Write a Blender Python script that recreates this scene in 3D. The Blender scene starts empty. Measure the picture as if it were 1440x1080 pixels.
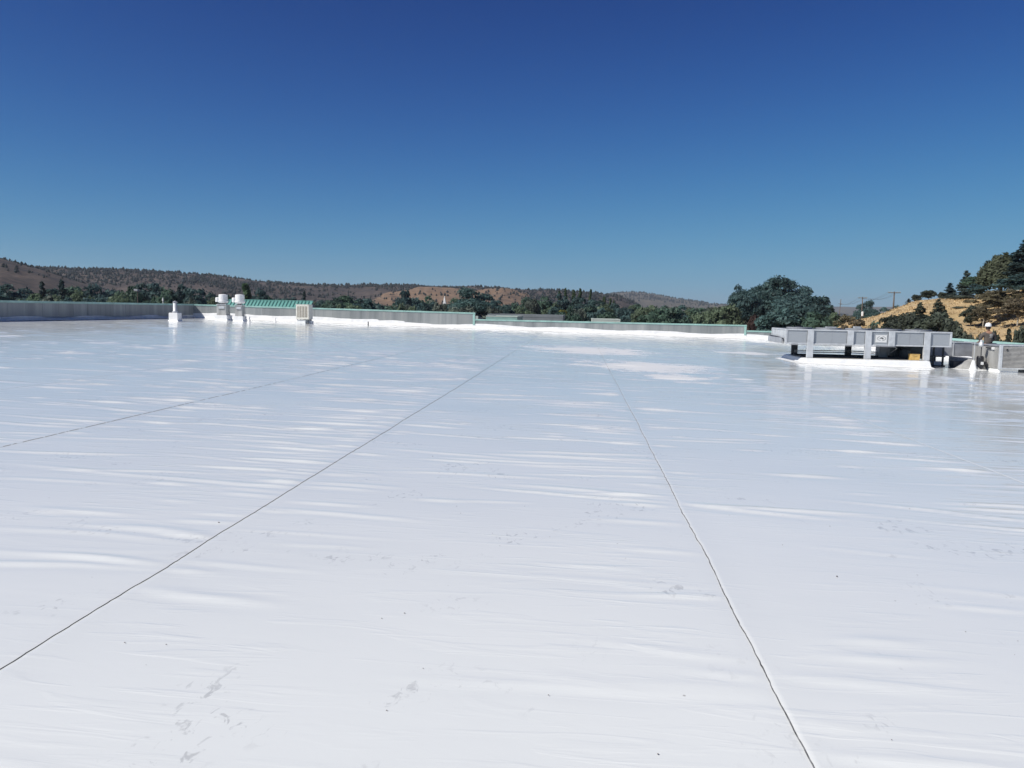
import bpy, bmesh, math, random
import numpy as np
from mathutils import Vector, Matrix

# ------------------------------------------------------------------ camera, sky, sun, exposure
scene = bpy.context.scene
R_ = math.radians
CAM_H, FOCAL_PX = 1.7, 1150.0
cam_d = bpy.data.cameras.new('camera'); cam = bpy.data.objects.new('camera', cam_d)
scene.collection.objects.link(cam); scene.camera = cam
cam_d.sensor_width = 36.0; cam_d.lens = 36.0 * FOCAL_PX / 1440.0
cam_d.clip_start = 0.05; cam_d.clip_end = 40000
CAM_R = Matrix.Rotation(R_(4.57), 3, 'Z') @ Matrix.Rotation(R_(90 - 5.16), 3, 'X') @ Matrix.Rotation(R_(1.15), 3, 'Z')
cam.matrix_world = Matrix.Translation((0, 0, CAM_H)) @ CAM_R.to_4x4()

SUN_TRAVEL = Vector((0.62, 0.39, -0.69)).normalized()
SUN_EL = math.asin(-SUN_TRAVEL.z)
SUN_AZ = math.atan2(-SUN_TRAVEL.x, -SUN_TRAVEL.y)          # clockwise from +Y
world = bpy.data.worlds.new('World'); scene.world = world; world.use_nodes = True
wn, wl = world.node_tree.nodes, world.node_tree.links
wn.clear()
sky = wn.new('ShaderNodeTexSky'); sky.sky_type = 'NISHITA'; sky.sun_disc = False
sky.sun_elevation = SUN_EL; sky.sun_rotation = SUN_AZ
sky.altitude = 900; sky.air_density = 0.7; sky.dust_density = 0.0; sky.ozone_density = 8.0
# one tone curve for the whole sky: deeper blue overhead, soft shoulder towards the horizon (camera response)
def vmath(op, a, b):
    n = wn.new('ShaderNodeVectorMath'); n.operation = op
    for i, v in enumerate((a, b)):
        if isinstance(v, tuple): n.inputs[i].default_value = v
        else: wl.new(v, n.inputs[i])
    return n.outputs[0]
SKY_A, SKY_B, SKY_G = (8.2, 8.8, 7.75), (38.0, 20.6, 13.2), 2.3
gam = wn.new('ShaderNodeGamma'); gam.inputs['Gamma'].default_value = SKY_G
wl.new(vmath('MULTIPLY', sky.outputs[0], (0.085, 0.085, 0.085)), gam.inputs[0])
num = vmath('MULTIPLY', gam.outputs[0], tuple(10.0 * v for v in SKY_A))
den = vmath('ADD', vmath('MULTIPLY', gam.outputs[0], SKY_B), (1.0, 1.0, 1.0))
bg = wn.new('ShaderNodeBackground'); bg.inputs['Strength'].default_value = 0.1
wo = wn.new('ShaderNodeOutputWorld')
wl.new(vmath('DIVIDE', num, den), bg.inputs[0]); wl.new(bg.outputs[0], wo.inputs[0])
sun_d = bpy.data.lights.new('sun', 'SUN'); sun_d.energy = 4.7; sun_d.angle = R_(0.53); sun_d.color = (1.0, 0.965, 0.90)
sun = bpy.data.objects.new('sun', sun_d); scene.collection.objects.link(sun)
sun.rotation_euler = SUN_TRAVEL.to_track_quat('-Z', 'Y').to_euler(); sun.location = (-60, -40, 90)
scene.view_settings.view_transform = 'Standard'; scene.view_settings.look = 'None'
scene.view_settings.exposure = 0.08; scene.view_settings.gamma = 1.0; scene.view_settings.use_curve_mapping = False
scene.render.engine = 'CYCLES'
scene.cycles.use_denoising = True
scene.cycles.max_bounces = 8; scene.cycles.diffuse_bounces = 4; scene.cycles.glossy_bounces = 4
scene.cycles.transparent_max_bounces = 8; scene.cycles.volume_bounces = 1
scene.cycles.caustics_reflective = False; scene.cycles.caustics_refractive = False
scene.cycles.sample_clamp_indirect = 6.0

random.seed(7); rng = np.random.default_rng(11)
COL = scene.collection
GROUND_Z = -6.0
ROOF_SLOPE = -0.016
def roof_z(x): return ROOF_SLOPE * x
XL, XR, YF, YB = -32.3, 19.5, -9.0, 66.6

# ------------------------------------------------------------------ numeric helpers
def smooth(t): t = np.clip(t, 0, 1); return t * t * (3 - 2 * t)
def hash2(ix, iy, seed):
    n = (ix.astype(np.int64) * 374761393 + iy.astype(np.int64) * 668265263 + seed * 1442695041) & 0x7fffffff
    n = ((n ^ (n >> 13)) * 1274126177) & 0x7fffffff
    return ((n ^ (n >> 16)) & 0xffff) / 65535.0
def vnoise(x, y, seed=0):
    x = np.asarray(x, float); y = np.asarray(y, float)
    ix = np.floor(x).astype(np.int64); iy = np.floor(y).astype(np.int64)
    fx = x - ix; fy = y - iy; fx = fx * fx * (3 - 2 * fx); fy = fy * fy * (3 - 2 * fy)
    a = hash2(ix, iy, seed); b = hash2(ix + 1, iy, seed); c = hash2(ix, iy + 1, seed); d = hash2(ix + 1, iy + 1, seed)
    return (a * (1 - fx) + b * fx) * (1 - fy) + (c * (1 - fx) + d * fx) * fy
def fbm(x, y, seed=0, oct=4):
    s = 0; a = 0.5; f = 1.0
    for k in range(oct): s = s + a * vnoise(x * f, y * f, seed + k * 17); a *= 0.5; f *= 2.03
    return s
def bearing_point(px, dist, z=0.0):
    """ground point on the bearing that the photograph shows at column px, `dist` metres ahead"""
    v = CAM_R @ Vector(((px - 720) / FOCAL_PX, 0.0886, -1.0))
    return Vector((v.x * dist / math.hypot(v.x, v.y), v.y * dist / math.hypot(v.x, v.y), z))
def sight_z(px, py, dist):
    """height of the line of sight through (px, py) at horizontal distance dist"""
    v = CAM_R @ Vector(((px - 720) / FOCAL_PX, -(py - 540) / FOCAL_PX, -1.0))
    return CAM_H + v.z / math.hypot(v.x, v.y) * dist

# ------------------------------------------------------------------ materials
MATS = {}
def new_mat(name):
    m = bpy.data.materials.new(name); m.use_nodes = True
    nt = m.node_tree; b = nt.nodes['Principled BSDF']
    MATS[name] = m
    return m, nt, b
def N(nt, t, **kw):
    n = nt.nodes.new(t)
    for k, v in kw.items():
        if k in n.inputs.keys(): n.inputs[k].default_value = v
        else: setattr(n, k, v)
    return n
def ramp(nt, pts, interp='LINEAR'):
    r = nt.nodes.new('ShaderNodeValToRGB'); cr = r.color_ramp; cr.interpolation = interp
    while len(cr.elements) > 1: cr.elements.remove(cr.elements[-1])
    cr.elements[0].position = pts[0][0]; cr.elements[0].color = (*pts[0][1], 1)
    for p, c in pts[1:]:
        e = cr.elements.new(p); e.color = (*c, 1)
    return r
def math_n(nt, op, a=None, b=None, clamp=False):
    m = nt.nodes.new('ShaderNodeMath'); m.operation = op; m.use_clamp = clamp
    for i, v in enumerate((a, b)):
        if v is None: continue
        if isinstance(v, (int, float)): m.inputs[i].default_value = v
        else: nt.links.new(v, m.inputs[i])
    return m.outputs[0]
def mixc(nt, fac, a, b):
    m = nt.nodes.new('ShaderNodeMix'); m.data_type = 'RGBA'
    for i, v in ((0, fac), (6, a), (7, b)):
        if isinstance(v, (int, float)): m.inputs[i].default_value = v
        elif isinstance(v, tuple): m.inputs[i].default_value = (*v, 1)
        else: nt.links.new(v, m.inputs[i])
    return m.outputs[2]
def simple_mat(name, c, rough=0.5, metal=0.0, var=0.12, scale=6.0, stretch=(1, 1, 1), bump=0.0, rand=0.0, spec=0.5):
    """colour broken up by object-space noise, optional per-object variation and bump"""
    m, nt, b = new_mat(name); L = nt.links.new
    tc = N(nt, 'ShaderNodeTexCoord'); mp = N(nt, 'ShaderNodeMapping'); mp.inputs['Scale'].default_value = stretch
    L(tc.outputs['Object'], mp.inputs['Vector'])
    no = N(nt, 'ShaderNodeTexNoise', Scale=scale, Detail=5.0, Roughness=0.6); L(mp.outputs[0], no.inputs['Vector'])
    lo = tuple(max(0, x * (1 - var * 2)) for x in c); hi = tuple(min(1, x * (1 + var)) for x in c)
    r = ramp(nt, [(0.3, lo), (0.62, hi)]); L(no.outputs['Fac'], r.inputs[0])
    col = r.outputs[0]
    if rand:
        oi = N(nt, 'ShaderNodeObjectInfo')
        v = math_n(nt, 'MULTIPLY_ADD', oi.outputs['Random'], rand * 2); nt.nodes[-1].inputs[2].default_value = 1 - rand
        hs = N(nt, 'ShaderNodeHueSaturation'); L(v, hs.inputs['Value']); L(col, hs.inputs['Color']); col = hs.outputs[0]
    L(col, b.inputs['Base Color'])
    b.inputs['Roughness'].default_value = rough; b.inputs['Metallic'].default_value = metal
    b.inputs['Specular IOR Level'].default_value = spec
    if bump:
        bp = N(nt, 'ShaderNodeBump', Strength=bump, Distance=0.01); L(no.outputs['Fac'], bp.inputs['Height']); L(bp.outputs[0], b.inputs['Normal'])
    return m

def make_membrane():
    m, nt, b = new_mat('membrane'); L = nt.links.new
    geo = N(nt, 'ShaderNodeNewGeometry'); pos = geo.outputs['Position']
    sx = N(nt, 'ShaderNodeSeparateXYZ'); L(pos, sx.inputs[0])
    def noise(scale, stretch=(1, 1, 1), detail=4.0, rough=0.55, dist=0.0):
        mp = N(nt, 'ShaderNodeMapping'); mp.inputs['Scale'].default_value = stretch; L(pos, mp.inputs['Vector'])
        n = N(nt, 'ShaderNodeTexNoise', Scale=scale, Detail=detail, Roughness=rough, Distortion=dist); L(mp.outputs[0], n.inputs['Vector']); return n.outputs['Fac']
    # base: off-white sheet, faint broad soiling
    broad = noise(0.35, (0.7, 1.2, 1), 5)
    r = ramp(nt, [(0.3, (0.745, 0.770, 0.765)), (0.7, (0.805, 0.824, 0.808))]); L(broad, r.inputs[0]); col = r.outputs[0]
    # scuffs and shoe prints: fine smudges inside scattered spots
    spot = noise(1.15, (1, 1, 1), 2, 0.5, 0.6); spot_m = ramp(nt, [(0.575, (0, 0, 0)), (0.66, (1, 1, 1))]); L(spot, spot_m.inputs[0])
    fine = noise(19.0, (1.0, 0.55, 1), 3, 0.6, 0.8); fine_m = ramp(nt, [(0.57, (0, 0, 0)), (0.66, (1, 1, 1))]); L(fine, fine_m.inputs[0])
    tread = math_n(nt, 'MULTIPLY', math_n(nt, 'SUBTRACT', 1.0, math_n(nt, 'MULTIPLY', math_n(nt, 'ABSOLUTE', math_n(nt, 'SUBTRACT', sx.outputs[0], 0.86)), 4.0), True), math_n(nt, 'SUBTRACT', 1.0, math_n(nt, 'DIVIDE', sx.outputs[1], 9.0), True))
    patch = math_n(nt, 'MULTIPLY', tread, math_n(nt, 'MULTIPLY', math_n(nt, 'SUBTRACT', noise(1.7, (1, 0.8, 1), 2), 0.46, True), 9.0, True))
    sc = math_n(nt, 'MULTIPLY', math_n(nt, 'MAXIMUM', spot_m.outputs[0], patch), fine_m.outputs[0])
    col = mixc(nt, math_n(nt, 'MULTIPLY', sc, 0.46), col, (0.33, 0.34, 0.35))
    # tiny specks of grit
    vo = N(nt, 'ShaderNodeTexVoronoi', Scale=2.6); L(pos, vo.inputs['Vector'])
    sp = ramp(nt, [(0.012, (1, 1, 1)), (0.022, (0, 0, 0))]); L(vo.outputs['Distance'], sp.inputs[0])
    col = mixc(nt, math_n(nt, 'MULTIPLY', sp.outputs[0], 0.6), col, (0.22, 0.2, 0.18))
    # dried dusty puddle marks with their own outline
    wob = noise(0.9, (0.7, 1.0, 1), 7, 0.72)
    wob = math_n(nt, 'SUBTRACT', wob, 0.5)
    mask = None
    for (cx, cy, ax, ay) in DUST:
        dx = math_n(nt, 'DIVIDE', math_n(nt, 'SUBTRACT', sx.outputs[0], cx), ax)
        dy = math_n(nt, 'DIVIDE', math_n(nt, 'SUBTRACT', sx.outputs[1], cy), ay)
        d = math_n(nt, 'SQRT', math_n(nt, 'ADD', math_n(nt, 'MULTIPLY', dx, dx), math_n(nt, 'MULTIPLY', dy, dy)))
        d = math_n(nt, 'ADD', d, math_n(nt, 'MULTIPLY', wob, 3.4))
        e = math_n(nt, 'MULTIPLY', math_n(nt, 'SUBTRACT', 1.0, d), 2.2, True)
        mask = e if mask is None else math_n(nt, 'MAXIMUM', mask, e)
    dusty = noise(0.16, (0.5, 1.4, 1), 6, 0.62); du = ramp(nt, [(0.60, (0, 0, 0)), (0.72, (0.14, 0.14, 0.14))]); L(dusty, du.inputs[0])
    dmask = math_n(nt, 'MAXIMUM', mask, du.outputs[0])
    col = mixc(nt, math_n(nt, 'MULTIPLY', dmask, 0.6), col, (0.735, 0.725, 0.725))
    L(col, b.inputs['Base Color'])
    rn = noise(0.8, (0.5, 1.6, 1), 4)
    rr = math_n(nt, 'MULTIPLY_ADD', rn, 0.09); nt.nodes[-1].inputs[2].default_value = 0.055
    rr = math_n(nt, 'ADD', rr, math_n(nt, 'MULTIPLY', dmask, 0.35))
    L(rr, b.inputs['Roughness'])
    L(math_n(nt, 'MULTIPLY_ADD', dmask, -0.30), b.inputs['Specular IOR Level']); nt.nodes[-1].inputs[2].default_value = 0.42
    # fine relief: lateral creases plus scrim texture
    cr = noise(1.0, (1.3, 8.0, 1), 3, 0.5, 1.0)
    zone = noise(0.32, (1, 1, 1), 3); zr_ = ramp(nt, [(0.38, (0.12, 0.12, 0.12)), (0.60, (1, 1, 1))]); L(zone, zr_.inputs[0])
    cre = ramp(nt, [(0.52, (0, 0, 0)), (0.74, (1, 1, 1))]); L(cr, cre.inputs[0])
    hgt = math_n(nt, 'MULTIPLY', cre.outputs[0], zr_.outputs[0])
    b1 = N(nt, 'ShaderNodeBump', Strength=1.0, Distance=0.0024); L(hgt, b1.inputs['Height'])
    w2 = noise(3.0, (0.7, 1.5, 1), 4, 0.6)
    b2 = N(nt, 'ShaderNodeBump', Strength=1.0, Distance=0.0014); L(w2, b2.inputs['Height']); L(b1.outputs[0], b2.inputs['Normal'])
    L(b2.outputs[0], b.inputs['Normal'])
DUST = [(0.5, 36.5, 2.9, 3.8), (2.2, 26.6, 2.3, 2.8), (2.8, 22.4, 0.9, 1.3), (8.0, 40, 1.5, 1.6)]
make_membrane()

def make_wall_panel():
    m, nt, b = new_mat('wall_panel'); L = nt.links.new
    geo = N(nt, 'ShaderNodeNewGeometry')
    mp = N(nt, 'ShaderNodeMapping'); mp.inputs['Scale'].default_value = (1, 1, 0.06); L(geo.outputs['Position'], mp.inputs['Vector'])
    n1 = N(nt, 'ShaderNodeTexNoise', Scale=1.6, Detail=5.0, Roughness=0.65); L(mp.outputs[0], n1.inputs['Vector'])
    r = ramp(nt, [(0.28, (0.20, 0.217, 0.222)), (0.5, (0.285, 0.302, 0.303)), (0.74, (0.37, 0.38, 0.37))]); L(n1.outputs['Fac'], r.inputs[0])
    oi = N(nt, 'ShaderNodeObjectInfo'); v = math_n(nt, 'MULTIPLY_ADD', oi.outputs['Random'], 0.22); nt.nodes[-1].inputs[2].default_value = 0.88
    hs = N(nt, 'ShaderNodeHueSaturation'); L(v, hs.inputs['Value']); L(r.outputs[0], hs.inputs['Color'])
    L(hs.outputs[0], b.inputs['Base Color']); b.inputs['Roughness'].default_value = 0.65; b.inputs['Specular IOR Level'].default_value = 0.25
make_wall_panel()
simple_mat('flashing', (0.82, 0.815, 0.80), 0.35, var=0.05, scale=2.0, bump=0.4)
simple_mat('curb_white', (0.83, 0.83, 0.82), 0.35, var=0.05, scale=3.0, bump=0.4)
simple_mat('coping_green', (0.32, 0.51, 0.46), 0.42, var=0.10, scale=1.5, rand=0.06)
simple_mat('green_roof', (0.15, 0.355, 0.315), 0.40, var=0.08, scale=1.5, rand=0.05)
simple_mat('green_rib', (0.09, 0.25, 0.22), 0.40, var=0.08, scale=2.0)
simple_mat('galvanised', (0.58, 0.60, 0.62), 0.45, 0.25, var=0.10, scale=4.0, bump=0.06)
simple_mat('galvanised_dull', (0.36, 0.375, 0.40), 0.5, 0.3, var=0.12, scale=3.0, bump=0.06)
simple_mat('coil', (0.38, 0.405, 0.43), 0.55, 0.3, var=0.08, scale=30.0, stretch=(1, 1, 8), rand=0.04)
simple_mat('sheet_metal', (0.44, 0.435, 0.415), 0.45, 0.3, var=0.2, scale=2.2, stretch=(1, 1, 0.3))
simple_mat('louvre_grey', (0.42, 0.41, 0.39), 0.6, 0.1, var=0.10, scale=5.0)
simple_mat('cream_paint', (0.72, 0.70, 0.62), 0.5, var=0.07, scale=4.0)
simple_mat('louvre_tan', (0.40, 0.36, 0.30), 0.6, var=0.12, scale=8.0)
simple_mat('fan_white', (0.86, 0.855, 0.84), 0.4, 0.1, var=0.06, scale=4.0)
simple_mat('dark_metal_and_shade', (0.035, 0.04, 0.05), 0.55, 0.2, var=0.2, scale=6.0)  # real dark metal, plus painted shade on condenser rear legs and fan panel strips
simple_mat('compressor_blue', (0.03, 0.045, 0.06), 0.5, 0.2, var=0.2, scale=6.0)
simple_mat('black_plastic', (0.018, 0.018, 0.022), 0.4, var=0.2, scale=6.0)
simple_mat('yellow_crate', (0.72, 0.47, 0.16), 0.55, var=0.15, scale=6.0)
simple_mat('sign_white', (0.70, 0.70, 0.69), 0.4, var=0.03, scale=4.0)
simple_mat('ink', (0.03, 0.035, 0.04), 0.6, var=0.1, scale=5.0)
simple_mat('seam_dirt', (0.13, 0.13, 0.135), 0.8, var=0.45, scale=14.0)
simple_mat('seam_dust', (0.30, 0.30, 0.31), 0.8, var=0.3, scale=14.0)
simple_mat('gravel_top', (0.30, 0.285, 0.26), 0.9, var=0.3, scale=9.0)
simple_mat('building_wall', (0.36, 0.34, 0.31), 0.85, var=0.1, scale=0.6)
simple_mat('far_roof', (0.22, 0.24, 0.25), 0.7, var=0.1, scale=0.6)
simple_mat('far_pale', (0.55, 0.60, 0.55), 0.6, var=0.06, scale=1.0)
simple_mat('pole_wood', (0.13, 0.10, 0.08), 0.85, var=0.2, scale=3.0)
simple_mat('wire', (0.05, 0.05, 0.05), 0.6, var=0.1)
simple_mat('white_paint', (0.80, 0.80, 0.79), 0.5, var=0.04, scale=1.0)
simple_mat('skin', (0.36, 0.20, 0.13), 0.55, var=0.08, scale=12.0)
simple_mat('shirt', (0.115, 0.10, 0.088), 0.9, var=0.12, scale=9.0, bump=0.3)
simple_mat('trousers', (0.17, 0.155, 0.125), 0.9, var=0.12, scale=9.0, bump=0.3)
simple_mat('hair', (0.02, 0.016, 0.013), 0.7, var=0.2, scale=30.0)
simple_mat('hat_white', (0.82, 0.82, 0.81), 0.3, var=0.02, scale=4.0)
simple_mat('print_white', (0.62, 0.61, 0.58), 0.8, var=0.08, scale=20.0)
simple_mat('boot', (0.06, 0.04, 0.03), 0.7, var=0.2, scale=12.0)
simple_mat('bark', (0.12, 0.095, 0.075), 0.9, var=0.25, scale=4.0, stretch=(1, 1, 0.3))
simple_mat('pale_bark', (0.42, 0.38, 0.32), 0.9, var=0.2, scale=4.0, stretch=(1, 1, 0.3))

def leaf_mat(name, c, hue=0.015, val=0.18, trans=0.42):
    m, nt, b = new_mat(name); L = nt.links.new
    oi = N(nt, 'ShaderNodeObjectInfo'); geo = N(nt, 'ShaderNodeNewGeometry')
    no = N(nt, 'ShaderNodeTexNoise', Scale=0.55, Detail=3.0); L(geo.outputs['Position'], no.inputs['Vector'])
    lo = tuple(x * 0.62 for x in c); hi = tuple(x * 1.4 for x in c)
    r = ramp(nt, [(0.32, lo), (0.68, hi)]); L(no.outputs['Fac'], r.inputs[0])
    hs = N(nt, 'ShaderNodeHueSaturation')
    h = math_n(nt, 'MULTIPLY_ADD', oi.outputs['Random'], hue * 2); nt.nodes[-1].inputs[2].default_value = 0.5 - hue
    w = N(nt, 'ShaderNodeTexWhiteNoise', noise_dimensions='1D'); L(oi.outputs['Random'], w.inputs['W'])
    v = math_n(nt, 'MULTIPLY_ADD', w.outputs['Value'], val * 2); nt.nodes[-1].inputs[2].default_value = 1 - val
    L(h, hs.inputs['Hue']); L(v, hs.inputs['Value']); L(r.outputs[0], hs.inputs['Color'])
    L(hs.outputs[0], b.inputs['Base Color']); b.inputs['Roughness'].default_value = 0.6; b.inputs['Specular IOR Level'].default_value = 0.25
    tr = N(nt, 'ShaderNodeBsdfTranslucent'); L(hs.outputs[0], tr.inputs['Color'])
    mx = N(nt, 'ShaderNodeMixShader'); mx.inputs[0].default_value = trans
    L(b.outputs[0], mx.inputs[1]); L(tr.outputs[0], mx.inputs[2]); L(mx.outputs[0], nt.nodes['Material Output'].inputs['Surface'])
leaf_mat('leaf_green', (0.091, 0.152, 0.110))
leaf_mat('leaf_dark', (0.073, 0.129, 0.123))
leaf_mat('leaf_olive', (0.132, 0.178, 0.111))
leaf_mat('leaf_yellow', (0.19, 0.17, 0.035))
leaf_mat('leaf_poplar', (0.092, 0.142, 0.07))
leaf_mat('leaf_grey', (0.14, 0.165, 0.134))
leaf_mat('leaf_willow', (0.125, 0.140, 0.085))
leaf_mat('leaf_brown', (0.168, 0.145, 0.091))
leaf_mat('leaf_maroon', (0.075, 0.045, 0.040))
leaf_mat('needle_dark', (0.057, 0.092, 0.092))
leaf_mat('needle_blue', (0.093, 0.127, 0.109))
leaf_mat('scrub', (0.042, 0.053, 0.050))
leaf_mat('juniper', (0.089, 0.106, 0.079))

def hill_mat(name, cols, scale, patch_scale):
    m, nt, b = new_mat(name); L = nt.links.new
    geo = N(nt, 'ShaderNodeNewGeometry')
    n1 = N(nt, 'ShaderNodeTexNoise', Scale=scale, Detail=6.0, Roughness=0.65); L(geo.outputs['Position'], n1.inputs['Vector'])
    n2 = N(nt, 'ShaderNodeTexNoise', Scale=patch_scale, Detail=4.0, Roughness=0.6); L(geo.outputs['Position'], n2.inputs['Vector'])
    r1 = ramp(nt, [(0.36, cols[0]), (0.62, cols[1])]); L(n1.outputs['Fac'], r1.inputs[0])
    r2 = ramp(nt, [(0.36, cols[2]), (0.64, cols[3])]); L(n1.outputs['Fac'], r2.inputs[0])
    f = ramp(nt, [(0.44, (0, 0, 0)), (0.58, (1, 1, 1))]); L(n2.outputs['Fac'], f.inputs[0])
    L(mixc(nt, f.outputs[0], r1.outputs[0], r2.outputs[0]), b.inputs['Base Color'])
    b.inputs['Roughness'].default_value = 0.95; b.inputs['Specular IOR Level'].default_value = 0.1
hill_mat('ridge_ground', [(0.032, 0.031, 0.032), (0.08, 0.062, 0.055), (0.055, 0.047, 0.045), (0.13, 0.098, 0.08)], 0.09, 0.008)
hill_mat('spur_ground', [(0.17, 0.11, 0.07), (0.24, 0.16, 0.105), (0.13, 0.09, 0.065), (0.20, 0.14, 0.095)], 0.06, 0.012)
hill_mat('far_ground', [(0.07, 0.065, 0.055), (0.12, 0.10, 0.08), (0.09, 0.08, 0.06), (0.14, 0.12, 0.09)], 0.02, 0.004)
hill_mat('gold_grass', [(0.42, 0.305, 0.155), (0.53, 0.395, 0.22), (0.34, 0.26, 0.16), (0.50, 0.37, 0.205)], 0.6, 0.09)
hill_mat('valley_ground', [(0.10, 0.10, 0.05), (0.17, 0.15, 0.08), (0.13, 0.11, 0.07), (0.22, 0.18, 0.11)], 0.15, 0.02)
simple_mat('dry_grass', (0.54, 0.40, 0.22), 0.9, var=0.2, scale=0.3)

# ------------------------------------------------------------------ mesh helpers
class MB:
    def __init__(s): s.v = []; s.f = []
    def add(s, vs, fs):
        o = len(s.v); s.v += [tuple(p) for p in vs]; s.f += [tuple(i + o for i in f) for f in fs]; return s
    def box(s, x0, x1, y0, y1, z0, z1):
        return s.add([(x0, y0, z0), (x1, y0, z0), (x1, y1, z0), (x0, y1, z0), (x0, y0, z1), (x1, y0, z1), (x1, y1, z1), (x0, y1, z1)],
                     [(3, 2, 1, 0), (4, 5, 6, 7), (0, 1, 5, 4), (1, 2, 6, 5), (2, 3, 7, 6), (3, 0, 4, 7)])
    def lathe(s, prof, cx=0, cy=0, n=24, cap=True):
        o = len(s.v); vs = []; fs = []
        for (r, z) in prof:
            for k in range(n):
                a = 2 * math.pi * k / n; vs.append((cx + r * math.cos(a), cy + r * math.sin(a), z))
        for i in range(len(prof) - 1):
            for k in range(n):
                k2 = (k + 1) % n; fs.append((i * n + k, i * n + k2, (i + 1) * n + k2, (i + 1) * n + k))
        if cap:
            fs.append(tuple(range(n - 1, -1, -1))); fs.append(tuple((len(prof) - 1) * n + k for k in range(n)))
        return s.add(vs, fs)
    def tube(s, pts, rad, n=6):
        pts = [Vector(p) for p in pts]
        if not hasattr(rad, '__len__'): rad = [rad] * len(pts)
        vs = []; fs = []
        for i, p in enumerate(pts):
            d = (pts[min(i + 1, len(pts) - 1)] - pts[max(i - 1, 0)]).normalized()
            a = Vector((0, 0, 1)) if abs(d.z) < 0.9 else Vector((1, 0, 0))
            u = d.cross(a).normalized(); w = d.cross(u)
            for k in range(n):
                t = 2 * math.pi * k / n; vs.append(p + (u * math.cos(t) + w * math.sin(t)) * rad[i])
        for i in range(len(pts) - 1):
            for k in range(n):
                k2 = (k + 1) % n; fs.append((i * n + k, (i + 1) * n + k, (i + 1) * n + k2, i * n + k2))
        fs.append(tuple(range(n))); fs.append(tuple((len(pts) - 1) * n + k for k in range(n - 1, -1, -1)))
        return s.add(vs, fs)
    def prism(s, poly, y0, y1):
        """polygon in x,z extruded along y"""
        n = len(poly)
        return s.add([(x, y0, z) for x, z in poly] + [(x, y1, z) for x, z in poly],
                     [tuple(range(n)), tuple(range(2 * n - 1, n - 1, -1))] + [(i, i + n, (i + 1) % n + n, (i + 1) % n) for i in range(n)])
    def build(s, name, mat, parent=None, bevel=0.0, smooth_shade=False):
        me = bpy.data.meshes.new(name); me.from_pydata(s.v, [], s.f); me.materials.append(MATS[mat]); me.update()
        bm = bmesh.new(); bm.from_mesh(me); bmesh.ops.recalc_face_normals(bm, faces=bm.faces)
        if bevel: bmesh.ops.bevel(bm, geom=[e for e in bm.edges if len(e.link_faces) == 2 and e.calc_face_angle(0) > 0.6], offset=bevel, segments=1, affect='EDGES', clamp_overlap=True)
        bm.to_mesh(me); bm.free()
        if smooth_shade:
            for p in me.polygons: p.use_smooth = True
        return link(name, me, parent)
def link(name, data, parent=None):
    o = bpy.data.objects.new(name, data); COL.objects.link(o)
    if parent is not None: o.parent = parent
    return o
def np_mesh(name, verts, faces, mat, smooth_shade=False):
    me = bpy.data.meshes.new(name); verts = np.asarray(verts, np.float32); faces = np.asarray(faces, np.int32)
    me.vertices.add(len(verts)); me.vertices.foreach_set('co', verts.ravel())
    k = faces.shape[1]; me.loops.add(faces.size); me.loops.foreach_set('vertex_index', faces.ravel())
    me.polygons.add(len(faces)); me.polygons.foreach_set('loop_start', np.arange(len(faces), dtype=np.int32) * k)
    if smooth_shade: me.polygons.foreach_set('use_smooth', np.ones(len(faces), bool))
    me.update(calc_edges=True); me.validate(); me.materials.append(MATS[mat])
    return me
def grid_faces(nr, nc):
    i = np.arange(nr - 1)[:, None] * nc + np.arange(nc - 1)[None, :]
    return np.stack([i, i + 1, i + nc + 1, i + nc], -1).reshape(-1, 4)
def thing(name, loc, label, cat, group=None, rz=0.0):
    o = link(name, None); o.location = loc; o.rotation_euler = (0, 0, rz); return tag(o, label, cat, group)
def tag(o, label, cat, group=None):
    o['label'] = label; o['category'] = cat
    if group: o['group'] = group
    return o
def structure(o): o['kind'] = 'structure'; return o
def stuff(o): o['kind'] = 'stuff'; return o

# ------------------------------------------------------------------ ground and hills
structure(link('ground', np_mesh('ground', [(-9000, -9000, GROUND_Z), (9000, -9000, GROUND_Z), (9000, 9000, GROUND_Z), (-9000, 9000, GROUND_Z)], [(0, 1, 2, 3)], 'valley_ground')))

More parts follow.
